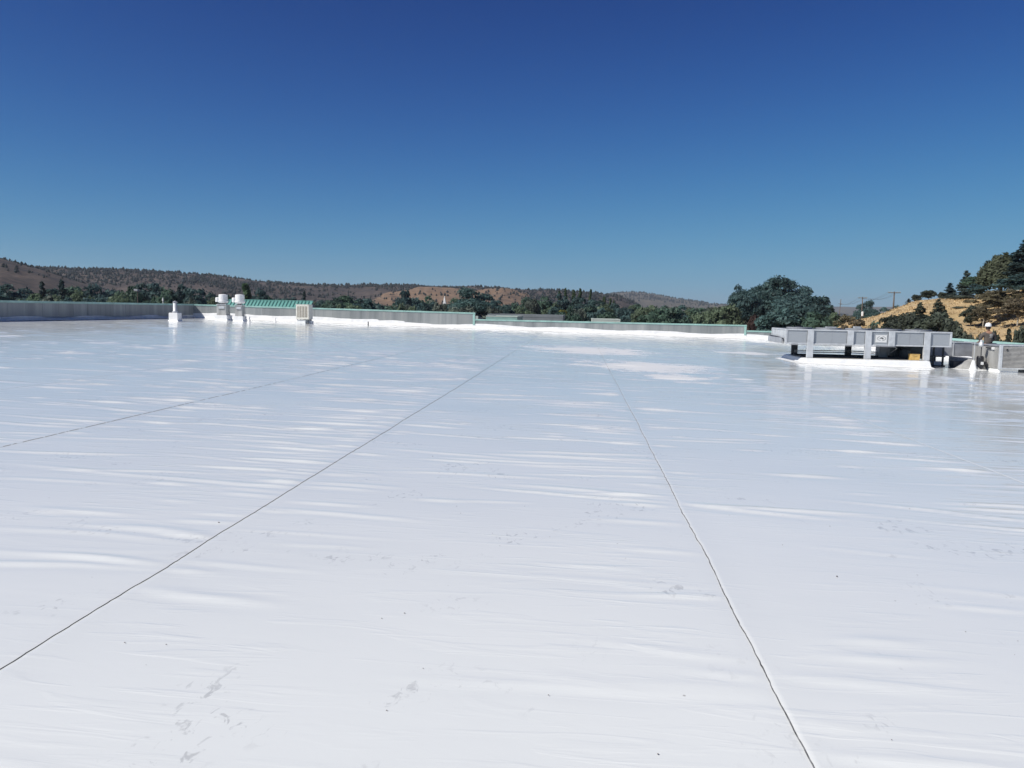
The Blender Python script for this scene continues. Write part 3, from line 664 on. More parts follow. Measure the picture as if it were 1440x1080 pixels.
bx0, bx1, by0, by1, bz0, bz1 = 8.13, 14.43, 33.0, 35.4, 0.60, 1.19
MB().box(*B(bx0 + 0.06, bx1 - 0.06, by0 + 0.07, by1 - 0.07, bz0 + 0.03, bz1 - 0.02)).build('cabinet', 'galvanised_dull', t)
for (y0_, y1_) in ((by0, by0 + 0.09), (by1 - 0.09, by1)):
    MB().box(*B(bx0, bx1, y0_ - 0.012, y1_, bz1 - 0.055, bz1)).build('top_rail', 'galvanised', t, 0.006)
    MB().box(*B(bx0, bx1, y0_ - 0.012, y1_, bz0, bz0 + 0.055)).build('bottom_rail', 'galvanised', t, 0.006)
for (x0_, x1_) in ((bx0 - 0.004, bx0 + 0.075), (bx1 - 0.075, bx1 + 0.004)):
    MB().box(*B(x0_, x1_, by0 + 0.092, by1 - 0.092, bz1 - 0.052, bz1 - 0.002)).build('end_rail', 'galvanised', t, 0.006)
    MB().box(*B(x0_, x1_, by0 + 0.092, by1 - 0.092, bz0 + 0.002, bz0 + 0.05)).build('end_rail', 'galvanised', t, 0.006)
    for (y0_, y1_) in ((by0 - 0.004, by0 + 0.088), (by1 - 0.088, by1 + 0.004)):
        MB().box(*B(x0_ + 0.001, x1_ - 0.001, y0_, y1_, bz0 + 0.057, bz1 - 0.057)).build('corner_post', 'galvanised', t, 0.005)
for k, yy in enumerate((33.75, 34.55)):
    MB().box(*B(bx0 - 0.002, bx0 + 0.06, yy, yy + 0.10, bz0 + 0.052, bz1 - 0.054)).build('end_stile', 'galvanised', t, 0.005)
PX = [(9.08, True), (10.60, False), (11.28, True), (12.16, False), (13.50, True)]
for (xx, legs) in PX:
    MB().box(*B(xx - 0.12, xx + 0.12, by0 - 0.055, by0 - 0.0145, bz0 - (0.535 if legs else 0.0), bz1 - 0.01)).build('post_face', 'galvanised', t, 0.006)
    if legs:
        MB().box(*B(xx - 0.118, xx + 0.118, by0 - 0.0535, by0 + 0.06, 0.066, bz0 - 0.004)).build('leg', 'galvanised', t, 0.006)
        MB().box(*B(xx - 0.12, xx + 0.12, by1 - 0.16, by1 - 0.02, 0.066, bz0 + 0.002)).build('leg', 'dark_metal_and_shade', t, 0.006)  # rear leg coloured dark to stand in for the shade under the cabinet
edges = [bx0 + 0.078] + sum([[xx - 0.121, xx + 0.121] for xx, _ in PX], []) + [bx1 - 0.078]
for k in range(0, len(edges), 2):
    a, b_ = edges[k], edges[k + 1]
    if b_ - a < 0.1: continue
    pnl = MB().box(*B(a, b_, by0 + 0.02, by0 + 0.066, bz0 + 0.058, bz1 - 0.058)).build('coil_panel', 'coil', t)
    if abs((a + b_) / 2 - 11.72) < 0.2:
        pl = MB().box(*B(11.57, 11.99, by0 + 0.006, by0 + 0.019, 0.73, 1.02)).build('sign_plate', 'sign_white', pnl)
        pl['label'] = 'white plate with a dark oval emblem'
        mk = MB(); ox, oz = 11.785 - cx, 0.885 - zc; yy = by0 + 0.0035 - cy
        ring = []
        for k2 in range(28):
            a1 = 2 * math.pi * k2 / 28
            for (ra, rb) in ((0.165, 0.085), (0.152, 0.073)): ring.append((ox + ra * math.cos(a1), yy, oz + rb * math.sin(a1)))
        mk.add(ring, [(2 * q, (2 * q + 2) % 56, (2 * q + 3) % 56, 2 * q + 1) for q in range(28) if q not in (6, 7, 8, 20, 21)])
        mk.prism([(ox - 0.07, oz - 0.03), (ox - 0.015, oz + 0.005), (ox + 0.06, oz - 0.035), (ox + 0.09, oz - 0.01), (ox + 0.045, oz + 0.03), (ox + 0.03, oz + 0.045), (ox - 0.035, oz + 0.04), (ox - 0.045, oz + 0.015)], yy, yy + 0.002)
        mk.prism([(ox - 0.12, oz - 0.015), (ox - 0.07, oz + 0.005), (ox - 0.072, oz - 0.006)], yy, yy + 0.002)
        mk.build('emblem', 'ink', pnl)
MB().tube([Vector((8.3 - cx, 32.965 - cy, 0.575 - zc)), Vector((10.4 - cx, 32.965 - cy, 0.572 - zc)), Vector((12.3 - cx, 32.965 - cy, 0.575 - zc)), Vector((12.45 - cx, 33.2 - cy, 0.50 - zc)), Vector((12.5 - cx, 33.9 - cy, 0.30 - zc))], 0.016).build('conduit', 'galvanised_dull', t)
for k, xx in enumerate((9.9, 12.85)):
    MB().box(*B(xx - 0.008, xx + 0.008, by0 + 0.014, by0 + 0.0195, bz0 + 0.06, bz1 - 0.06)).build('panel_joint', 'galvanised_dull', t)
# left end: inset panels and hanging tray
for (y0_, y1_) in ((33.10, 33.745), (33.855, 34.545), (34.655, 35.30)):
    MB().box(*B(bx0 + 0.02, bx0 + 0.058, y0_, y1_, bz0 + 0.055, bz1 - 0.056)).build('end_panel', 'galvanised', t)
MB().box(*B(bx0 - 0.10, bx0 + 0.02, 33.35, 35.55, bz0 + 0.01, bz0 + 0.23)).build('drip_tray', 'galvanised_dull', t, 0.01)
MB().tube([Vector((bx0 - 0.05 - cx, 35.5 - cy, 0.86 - zc)), Vector((bx0 - 0.06 - cx, 34.2 - cy, 0.85 - zc)), Vector((bx0 - 0.05 - cx, 33.5 - cy, 0.82 - zc)), Vector((bx0 - 0.05 - cx, 33.2 - cy, 0.80 - zc)), Vector((bx0 - 0.05 - cx, 33.15 - cy, 0.60 - zc))], 0.022).build('hose', 'black_plastic', t)
# fans on top
for k in range(5):
    xx = 8.95 + k * 1.17
    sh = MB().lathe([(0.50, bz1 - zc - 0.02), (0.50, bz1 - zc + 0.05), (0.46, bz1 - zc + 0.06)], xx - cx, 0.02, n=28, cap=False).build('fan_shroud', 'galvanised_dull', t)
    gm = MB()
    for q in range(4):
        a1 = math.pi * q / 4; gm.tube([(xx - cx + 0.48 * math.cos(a1), 0.02 + 0.48 * math.sin(a1), bz1 - zc + 0.055), (xx - cx - 0.48 * math.cos(a1), 0.02 - 0.48 * math.sin(a1), bz1 - zc + 0.055)], 0.008, 5)
    gm.lathe([(0.16, bz1 - zc - 0.02), (0.16, bz1 - zc + 0.09), (0.10, bz1 - zc + 0.10)], xx - cx, 0.02, n=12)
    gm.build('fan_guard', 'dark_metal_and_shade', sh)
MB().box(*B(8.2, 14.35, 33.12, 35.28, bz1 - 0.015, bz1 - 0.002)).build('top_sheet', 'dark_metal_and_shade', t)
for (x0_, x1_, h_) in ((9.95, 10.35, 0.10), (11.05, 11.32, 0.13)):
    MB().box(*B(x0_, x1_, 33.95, 34.15, bz1 - 0.02, bz1 + h_)).build('junction_box', 'galvanised', t, 0.008)
# machinery below
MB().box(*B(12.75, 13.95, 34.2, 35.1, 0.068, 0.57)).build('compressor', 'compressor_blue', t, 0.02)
MB().box(*B(12.28, 12.62, 34.5, 35.0, 0.068, 0.56)).build('compressor', 'galvanised_dull', t, 0.02)
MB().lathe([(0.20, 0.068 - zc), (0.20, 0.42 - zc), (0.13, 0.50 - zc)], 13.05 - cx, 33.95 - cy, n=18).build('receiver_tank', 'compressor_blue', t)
MB().box(*B(9.62, 9.82, 35.2, 35.32, 0.066, 0.60)).build('drain_box', 'galvanised', t, 0.01)
MB().box(*B(8.9, 13.4, 34.62, 34.70, 0.0685, 0.15)).build('base_rail', 'dark_metal_and_shade', t)
MB().box(*B(8.9, 13.4, 33.62, 33.70, 0.0685, 0.13)).build('base_rail', 'dark_metal_and_shade', t)
MB().tube([Vector((9.75 - cx, 35.15 - cy, 0.58 - zc)), Vector((9.72 - cx, 35.12 - cy, 0.44 - zc)), Vector((9.62 - cx, 35.1 - cy, 0.36 - zc)), Vector((9.5 - cx, 35.1 - cy, 0.35 - zc))], 0.018).build('hose', 'black_plastic', t)
for zz in (0.20, 0.27): MB().tube([Vector((9.0 - cx, 35.0 - cy, zz - zc)), Vector((11.2 - cx, 34.95 - cy, zz - zc + 0.02)), Vector((12.3 - cx, 34.8 - cy, zz - zc))], 0.02).build('refrigerant_pipe', 'galvanised_dull', t)
# right-hand ladder-like pipe stand
st = thing('pipe_stand', (14.2, 34.0, roof_z(14.2)), 'low black frame of uprights and rails beside the condenser curb', 'pipe stand')
for xx in (-0.42, -0.02, 0.36):
    MB().box(xx - 0.03, xx + 0.03, -0.03, 0.03, 0.0, 0.40 if xx < 0.3 else 0.86).build('upright', 'dark_metal_and_shade', st)
MB().box(0.10, 0.16, 0.3, 0.36, 0.0, 0.84).build('upright', 'dark_metal_and_shade', st)
MB().box(-0.45, 0.45, -0.029, 0.029, 0.401, 0.45).build('rail', 'dark_metal_and_shade', st)
MB().box(-0.45, 0.45, -0.05, 0.05, 0.008, 0.07).build('rail', 'dark_metal_and_shade', st)
MB().box(-0.42, 0.55, 0.40, 0.62, 0.0, 0.20).build('sleeper', 'curb_white', st, 0.02)

# yellow crate resting on the curb
t = thing('crate', (13.14, 33.23, 0.0682), 'small yellow-orange crate tucked under the condenser', 'crate')
m = MB(); m.box(-0.175, 0.175, -0.12, 0.12, 0.0, 0.012)
for (a, b_, c, d) in ((-0.175, 0.175, -0.12, -0.108), (-0.175, 0.175, 0.108, 0.12), (-0.175, -0.163, -0.1079, 0.1079), (0.163, 0.175, -0.1079, 0.1079)): m.box(a, b_, c, d, 0.0121, 0.21)
m.build('bin', 'yellow_crate', t)
MB().box(-0.185, 0.185, -0.13, 0.13, 0.211, 0.235).build('lid', 'yellow_crate', t, 0.006)
MB().box(-0.05, 0.05, -0.135, -0.1305, 0.15, 0.20).build('handle', 'yellow_crate', t)

# horizontal duct with a flared boot
t = thing('air_duct', (15.9, 35.6, roof_z(15.9)), 'large grey rectangular air duct running behind the flared duct boot', 'air duct')
zb_ = -roof_z(15.9)
for k, (a, b_) in enumerate(((-1.35, -0.42), (-0.40, 0.42), (0.44, 1.3))):
    MB().box(a, b_, -0.35, 0.55, 0.17 + zb_, 0.74 + zb_).build('duct_section', 'galvanised_dull', t, 0.01)
for a in (-0.41, 0.43): MB().box(a - 0.02, a + 0.02, -0.375, 0.575, 0.15 + zb_, 0.765 + zb_).build('flange', 'galvanised', t)
MB().box(-1.35, 0.9, -0.372, -0.352, 0.715 + zb_, 0.75 + zb_).build('painted_highlight', 'galvanised', t)  # paler strip painted in as the highlight on the duct's top edge
for a in (-1.1, 1.0):
    MB().box(a - 0.04, a + 0.04, -0.30, 0.5, 0.0, 0.168 + zb_).build('support', 'dark_metal_and_shade', t)
x, y = 15.32, 33.12
t = thing('duct_boot', (x, y, spot_z(x, y)), 'flared sheet-metal duct boot fanning out onto the roof', 'duct boot')
vs = []; fs = []; nn = 15
for j, (rx, ry, zz) in enumerate(((0.62, 0.62, 0.0), (0.58, 0.58, 0.03), (0.48, 0.46, 0.16), (0.34, 0.30, 0.30), (0.20, 0.14, 0.40))):
    for k in range(nn):
        a1 = math.pi + math.pi * k / (nn - 1)
        vs.append((0.05 * j + rx * math.cos(a1), 0.35 + ry * math.sin(a1) * (1 + 0.05 * (k % 2)), zz))
for j in range(4):
    for k in range(nn - 1): fs.append((j * nn + k, j * nn + k + 1, (j + 1) * nn + k + 1, (j + 1) * nn + k))
MB().add(vs, fs).build('flared_hood', 'sheet_metal', t)
MB().box(0.0, 0.42, 0.36, 2.1, 0.02, 0.42).build('throat', 'galvanised_dull', t)
MB().box(-0.52, -0.02, 0.42, 0.8, 0.0, 0.30).build('side_box', 'dark_metal_and_shade', t, 0.01)
MB().lathe([(0.66, 0.0), (0.64, 0.018), (0.55, 0.028)], 0.0, 0.34, n=24).build('base_flange', 'curb_white', t)

# white boot with a thin mast, black tank with a stand pipe
x, y = 15.24, 32.9
t = thing('pipe_mast', (x, y, spot_z(x, y)), 'thin pale mast rising from a tall white cone boot', 'vent pipe')
MB().lathe([(0.15, 0.0), (0.14, 0.03), (0.115, 0.10), (0.062, 0.33), (0.058, 0.37)], n=18).build('cone_boot', 'curb_white', t, smooth_shade=True)
MB().tube([(0, 0, 0.02), (0.005, 0, 1.08)], 0.012, 8).build('mast', 'galvanised', t)
x, y = 15.55, 33.05
t = thing('black_tank', (x, y, spot_z(x, y)), 'upright black canister with a white label and a capped stand pipe', 'tank')
body = MB().lathe([(0.125, 0.0), (0.13, 0.02), (0.13, 0.50), (0.10, 0.55)], n=20).build('canister', 'black_plastic', t, smooth_shade=False)
MB().box(0.10, 0.24, -0.06, 0.06, 0.20, 0.34).build('side_fitting', 'black_plastic', t, 0.02)
MB().box(-0.03, 0.075, -0.138, -0.127, 0.22, 0.33).build('paper_label', 'sign_white', t)
MB().tube([(0.02, 0, 0.55), (0.02, 0, 0.92)], 0.018, 8).build('stand_pipe', 'dark_metal_and_shade', t)
MB().lathe([(0.03, 0.90), (0.085, 0.93), (0.10, 1.0), (0.07, 1.08), (0.05, 1.11), (0.055, 1.15), (0.02, 1.18)], 0.0, 0, n=16).build('weather_cap', 'galvanised', t)

# louvred unit on the right
x0_, y0_ = 15.86, 32.2
t = thing('air_handler', (x0_ + 1.3, y0_ + 0.7, roof_z(x0_ + 1.3)), 'boxy grey rooftop air handler with louvred front, below the standing worker', 'air handler')
zz = -roof_z(x0_ + 1.3)
def Q(a, b_, c, d, e_, f_): return (a - 1.3, b_ - 1.3, c - 0.7, d - 0.7, e_ + zz, f_ + zz)
MB().box(*Q(0.02, 2.58, 0.04, 2.25, -0.145, 0.70)).build('cabinet', 'sheet_metal', t, 0.01)
for (a, b_) in ((0.0, 0.10), (2.5, 2.6)): MB().box(*Q(a, b_, 0.0, 0.12, -0.15, 0.72)).build('corner_post', 'galvanised', t, 0.006)
MB().box(*Q(0.0, 2.6, 0.001, 0.11, 0.721, 0.765)).build('top_rail', 'galvanised', t, 0.006)
MB().box(*Q(-0.02, 2.62, 0.1105, 2.29, 0.702, 0.735)).build('lid', 'galvanised_dull', t, 0.006)
MB().box(*Q(0.101, 2.499, 0.002, 0.10, -0.149, -0.10)).build('bottom_rail', 'galvanised', t, 0.005)
nl = 17
for k in range(nl):
    za = -0.095 + k * 0.0478
    MB().add([tuple(np.array((p[0] - 1.3, p[1] - 0.7, p[2] + zz))) for p in
              ((0.101, 0.006, za), (2.499, 0.006, za), (2.499, 0.038, za + 0.04), (0.101, 0.038, za + 0.04), (0.101, 0.012, za - 0.004), (2.499, 0.012, za - 0.004), (2.499, 0.0395, za + 0.036), (0.101, 0.0395, za + 0.036))],
             [(0, 1, 2, 3), (7, 6, 5, 4), (0, 4, 5, 1), (1, 5, 6, 2), (2, 6, 7, 3), (3, 7, 4, 0)]).build('louvre', 'louvre_grey', t)
MB().box(*Q(0.22, 0.27, -0.012, 0.008, 0.55, 0.61)).build('latch', 'dark_metal_and_shade', t)
MB().box(*Q(-0.045, 0.0195, 0.45, 0.60, 0.56, 0.66)).build('switch_box', 'sign_white', t, 0.006)
MB().box(*Q(-0.06, 0.0195, 0.62, 1.0, 0.60, 0.64)).build('lifting_bracket', 'black_plastic', t)
for (a, b_) in ((0.05, 0.75), (1.3, 2.0)):
    MB().box(*Q(a, b_, 0.1, 2.2, -0.30, -0.147)).build('sleeper', 'curb_white', t, 0.01)
for (a, b_) in ((0.76, 1.29), (2.01, 2.55)): MB().box(*Q(a, b_, 0.12, 2.2, -0.29, -0.147)).build('skid', 'dark_metal_and_shade', t, 0.01)

# ------------------------------------------------------------------ the worker
def skin_body(name, joints, edges, mat, parent, root=0, sub=2):
    me = bpy.data.meshes.new(name); me.from_pydata([j[0] for j in joints], edges, [])
    o = link(name, me, parent); me.materials.append(MATS[mat])
    md = o.modifiers.new('skin', 'SKIN'); md.use_smooth_shade = True
    for i, j in enumerate(joints):
        sv = me.skin_vertices[0].data[i]; r = j[1]; sv.radius = r if hasattr(r, '__len__') else (r, r)
        sv.use_root = (i == root)
    sd = o.modifiers.new('sub', 'SUBSURF'); sd.levels = sub; sd.render_levels = sub
    return o
wx, wy = 16.80, 35.15
w = thing('person', (wx, wy, spot_z(wx, wy)), 'worker seen from behind in white hard hat and dark grey printed shirt', 'person', rz=0.0)
# body faces +y (away from the camera), hands forward at work
J = [((0, 0, 0.96), (0.15, 0.11)), ((0, 0.01, 1.12), (0.14, 0.10)), ((0, 0.02, 1.30), (0.155, 0.11)), ((0, 0.015, 1.43), (0.12, 0.085)), ((0, 0.03, 1.50), 0.055), ((-0.005, 0.05, 1.56), 0.058),
     ((-0.01, 0.055, 1.63), (0.078, 0.092)), ((-0.01, 0.055, 1.70), (0.078, 0.094)), ((-0.01, 0.05, 1.76), (0.06, 0.07)),
     ((-0.19, 0.02, 1.41), 0.062), ((-0.285, 0.06, 1.17), 0.047), ((-0.22, 0.27, 1.06), 0.036), ((-0.205, 0.33, 1.05), (0.030, 0.038)), ((-0.20, 0.40, 1.04), (0.020, 0.042)),
     ((0.19, 0.02, 1.41), 0.062), ((0.285, 0.06, 1.17), 0.047), ((0.22, 0.27, 1.06), 0.036), ((0.205, 0.33, 1.05), (0.030, 0.038)), ((0.20, 0.40, 1.04), (0.020, 0.042)),
     ((-0.10, 0, 0.90), 0.085), ((-0.125, 0.03, 0.50), 0.062), ((-0.135, -0.02, 0.10), 0.042), ((-0.145, 0.13, 0.04), 0.036),
     ((0.10, 0, 0.90), 0.085), ((0.125, 0.03, 0.50), 0.062), ((0.135, -0.02, 0.10), 0.042), ((0.145, 0.13, 0.04), 0.036)]
ED = [(0, 1), (1, 2), (2, 3), (3, 4), (4, 5), (5, 6), (6, 7), (7, 8), (3, 9), (9, 10), (10, 11), (11, 12), (12, 13), (3, 14), (14, 15), (15, 16), (16, 17), (17, 18), (0, 19), (19, 20), (20, 21), (21, 22), (0, 23), (23, 24), (24, 25), (25, 26)]
for s, hnd in ((-1, 13), (1, 18)):              # five fingers, curled, thumb from the side of the palm
    for k, (dx, ln) in enumerate(((-0.028, 0.066), (-0.010, 0.078), (0.010, 0.074), (0.028, 0.058))):
        base = len(J); hx = s * 0.20 + dx
        J += [((hx, 0.435, 1.04), 0.0095), ((hx, 0.435 + ln * 0.5, 1.030), 0.0088), ((hx, 0.435 + ln * 0.72, 1.030 - ln * 0.45), 0.0075)]
        ED += [(hnd, base), (base, base + 1), (base + 1, base + 2)]
    base = len(J); J += [((s * 0.20 - s * 0.045, 0.37, 1.035), 0.011), ((s * 0.20 - s * 0.062, 0.42, 1.015), 0.009)]
    ED += [(hnd - 1, base), (base, base + 1)]
skin_body('body', J, ED, 'skin', w, 0, 1)
S = [((0, 0, 0.95), (0.185, 0.135)), ((0, 0.0, 1.10), (0.185, 0.135)), ((0, 0.01, 1.28), (0.20, 0.14)), ((0, 0.01, 1.40), (0.165, 0.115)), ((0, 0.025, 1.475), (0.075, 0.07)),
     ((-0.205, 0.02, 1.395), 0.085), ((-0.275, 0.045, 1.24), 0.076), ((-0.295, 0.07, 1.13), 0.072), ((0.205, 0.02, 1.395), 0.085), ((0.275, 0.045, 1.24), 0.076), ((0.295, 0.07, 1.13), 0.072)]
shirt = skin_body('shirt', S, [(0, 1), (1, 2), (2, 3), (3, 4), (3, 5), (5, 6), (6, 7), (3, 8), (8, 9), (9, 10)], 'shirt', w, 0, 2)
T_ = [((0, 0, 0.98), (0.165, 0.125)), ((0, 0, 0.90), (0.165, 0.125)), ((-0.10, 0, 0.78), 0.105), ((-0.125, 0.03, 0.50), 0.088), ((-0.135, -0.01, 0.10), 0.075), ((0.10, 0, 0.78), 0.105), ((0.125, 0.03, 0.50), 0.088), ((0.135, -0.01, 0.10), 0.075)]
skin_body('trousers', T_, [(0, 1), (1, 2), (2, 3), (3, 4), (1, 5), (5, 6), (6, 7)], 'trousers', w, 0, 2)
for s in (-1, 1):
    MB().add([(s * 0.14 + a, b_, c) for (a, b_, c) in ((-0.055, -0.09, 0), (0.055, -0.09, 0), (0.055, 0.19, 0), (-0.055, 0.19, 0), (-0.05, -0.08, 0.13), (0.05, -0.08, 0.13), (0.05, 0.05, 0.13), (-0.05, 0.05, 0.13), (-0.045, 0.18, 0.06), (0.045, 0.18, 0.06))],
             [(3, 2, 1, 0), (4, 5, 6, 7), (0, 1, 5, 4), (7, 6, 9, 8), (2, 3, 8, 9), (1, 2, 9, 6, 5), (3, 0, 4, 7, 8)]).build('work_boot', 'boot', w, 0.012)
MB().lathe([(0.085, 1.60), (0.098, 1.66), (0.097, 1.72)], -0.01, 0.045, n=20, cap=False).build('hair', 'hair', w, smooth_shade=True)
for s in (-1, 1): MB().lathe([(0.008, 1.625), (0.020, 1.64), (0.022, 1.665), (0.010, 1.685)], -0.01 + s * 0.098, 0.055, n=8).build('ear', 'skin', w, smooth_shade=True)
hd = MB().lathe([(0.128, 1.700), (0.130, 1.712), (0.120, 1.715), (0.121, 1.75), (0.108, 1.80), (0.075, 1.838), (0.03, 1.853)], -0.01, 0.05, n=28).build('hard_hat', 'hat_white', w, smooth_shade=True)
MB().add([(-0.10, 0.14, 1.703), (0.08, 0.14, 1.703), (0.055, 0.215, 1.692), (-0.075, 0.215, 1.692), (-0.10, 0.14, 1.713), (0.08, 0.14, 1.713), (0.055, 0.215, 1.698), (-0.075, 0.215, 1.698)],
         [(3, 2, 1, 0), (4, 5, 6, 7), (0, 1, 5, 4), (1, 2, 6, 5), (2, 3, 7, 6), (3, 0, 4, 7)]).build('hat_brim', 'hat_white', hd)
MB().tube([(-0.01, 0.05 - 0.105, 1.79), (-0.01, 0.05 - 0.05, 1.842), (-0.01, 0.05, 1.856), (-0.01, 0.12, 1.832)], 0.012, 6).build('hat_ridge', 'hat_white', hd, smooth_shade=True)
# face on the far side: nose, eyes, mouth
MB().add([(-0.03, 0.145, 1.625), (0.01, 0.145, 1.625), (-0.01, 0.175, 1.63), (-0.01, 0.145, 1.675)], [(0, 1, 2), (0, 2, 3), (2, 1, 3), (0, 3, 1)]).build('nose', 'skin', w)
for s in (-1, 1): MB().lathe([(0.004, 1.664), (0.011, 1.67), (0.011, 1.676), (0.004, 1.682)], -0.01 + s * 0.034, 0.138, n=8).build('eye', 'sign_white', w)
MB().box(-0.035, 0.015, 0.135, 0.148, 1.594, 1.602).build('mouth', 'boot', w)
# white print on the back of the shirt, wrapped onto the cloth
pm = MB(); cxp, czp = 0.065, 1.335
n_ = 24; ring = []
for k in range(n_):
    a1 = 2 * math.pi * k / n_
    for rr in (0.062, 0.048): ring.append((cxp + rr * math.cos(a1), -0.40, czp + rr * math.sin(a1)))
pm.add(ring, [(2 * q, (2 * q + 2) % (2 * n_), (2 * q + 3) % (2 * n_), 2 * q + 1) for q in range(n_)])
pm.add([(cxp - 0.035, -0.40, czp + 0.022), (cxp - 0.005, -0.40, czp + 0.03), (cxp + 0.0, -0.40, czp - 0.028), (cxp - 0.02, -0.40, czp - 0.02)], [(0, 1, 2, 3)])
pm.add([(cxp + 0.006, -0.40, czp + 0.032), (cxp + 0.032, -0.40, czp + 0.012), (cxp + 0.024, -0.40, czp - 0.012), (cxp + 0.008, -0.40, czp + 0.006)], [(0, 1, 2, 3)])
for k in range(9):
    xa = cxp - 0.088 + k * 0.0195; hh = 0.010 + 0.004 * ((k * 7) % 3)
    pm.add([(xa, -0.40, 1.240), (xa + 0.014, -0.40, 1.240), (xa + 0.014, -0.40, 1.240 + hh), (xa, -0.40, 1.240 + hh)], [(0, 1, 2, 3)])
pr = pm.build('shirt_print', 'print_white', shirt)
pr.data.flip_normals()
sw = pr.modifiers.new('wrap', 'SHRINKWRAP'); sw.target = shirt; sw.wrap_method = 'PROJECT'; sw.use_project_y = True; sw.use_project_x = False; sw.use_project_z = False
sw.use_positive_direction = True; sw.use_negative_direction = False; sw.offset = 0.005; sw.project_limit = 0.0

# ------------------------------------------------------------------ buildings beyond the parapet
def block(name, x0, x1, y0, y1, ztop, label, cap_mat='coping_green', wall_mat='building_wall', rails=0, roof_mat='far_roof', cap_h=0.14):
    t = thing(name, ((x0 + x1) / 2, (y0 + y1) / 2, GROUND_Z), label, 'building')
    ox, oy = (x0 + x1) / 2, (y0 + y1) / 2; h = ztop - GROUND_Z
    a, b_, c, d = x0 - ox, x1 - ox, y0 - oy, y1 - oy
    MB().box(a, b_, c, d, 0, h - 0.45).build('wall', wall_mat, t)
    MB().box(a + 0.2, b_ - 0.2, c + 0.2, d - 0.2, h - 0.449, h - 0.42).build('roof', roof_mat, t)
    for (p, q, r, s) in ((a, b_, c, c + 0.18), (a, b_, d - 0.18, d), (a, a + 0.18, c + 0.181, d - 0.181), (b_ - 0.18, b_, c + 0.181, d - 0.181)):
        pp = MB().box(p, q, r, s, h - 0.4495, h - cap_h).build('roof_upstand', roof_mat, t)
        MB().box(p - 0.02, q + 0.02, r - 0.02 if s - r < 1 else r + 0.021, s + 0.02 if s - r < 1 else s - 0.021, h - cap_h + 0.001, h).build('coping', cap_mat, pp)
    n = max(2, int((b_ - a) / 3.2))
    for k in range(n):
        xx = a + (b_ - a) * (k + 0.5) / n
        wnd = MB().box(xx - 0.7, xx + 0.7, c - 0.03, c - 0.004, 1.0, 2.4).build('window', 'white_paint', t)
        MB().box(xx - 0.62, xx + 0.62, c - 0.04, c - 0.031, 1.08, 2.32).build('pane', 'black_plastic', wnd)
    return t
block('annex_building', -9.6, -6.35, 84.5, 93, 1.08, 'low annex with pale green trim just behind the parapet step', 'far_pale', 'far_pale', roof_mat='coping_green', cap_h=0.1)
block('flat_roofed_building', -10.6, -1.85, 95, 108, 1.22, 'long plain grey flat-roofed building behind the pale green annex', 'far_roof', 'far_roof', cap_h=0.3)
block('pale_building', 1.75, 5.5, 110, 117, 0.78, 'small pale green flat-roofed building among the trees beyond the parapet', 'far_pale', 'building_wall', roof_mat='far_pale')
# roof hatch by the step
t = thing('roof_hatch', (-10.15, 82, GROUND_Z), 'narrow pale hatch box with a raised dark lid beside the parapet step', 'roof hatch')
MB().box(-0.25, 0.08, -0.3, 0.3, 0.0, 7.05).build('shaft', 'far_pale', t)
MB().add([(0.09, -0.3, 6.55), (0.60, -0.3, 6.55), (0.60, 0.3, 6.55), (0.09, 0.3, 6.55), (0.09, -0.3, 7.05), (0.60, -0.3, 6.75), (0.60, 0.3, 6.75), (0.09, 0.3, 7.05)], [(3, 2, 1, 0), (4, 5, 6, 7), (0, 1, 5, 4), (1, 2, 6, 5), (2, 3, 7, 6), (3, 0, 4, 7)]).build('lid', 'dark_metal_and_shade', t)

# white church with a steeple
p = bearing_point(626, 620, GROUND_Z)
t = thing('church', p, 'distant white church steeple showing above the trees below the brown hill', 'church')
hs = sight_z(626, 416.5, 620) - GROUND_Z
MB().box(-5, 5, -2, 14, 0, 7).build('wall', 'white_paint', t)
MB().prism([(-5.4, 7.0), (5.4, 7.0), (0, hs - 6.5)], -2.3, 14.3).build('roof', 'far_roof', t)
MB().box(-1.0, 1.0, -4.6, -2.02, 0, hs - 4.6).build('tower', 'white_paint', t)
MB().box(-0.7, 0.7, -4.2, -2.4, hs - 4.599, hs - 3.2).build('belfry', 'white_paint', t)
MB().lathe([(0.75, hs - 3.19), (0.10, hs)], 0, -3.3, n=8).build('spire', 'white_paint', t)
for k in range(4): MB().box(-5.03, -5.003, 0.5 + k * 3.2, 1.9 + k * 3.2, 2, 4.8).build('window', 'black_plastic', t)
MB().box(-0.8, 0.8, -4.64, -4.61, 0, 2.6).build('door', 'pole_wood', t)

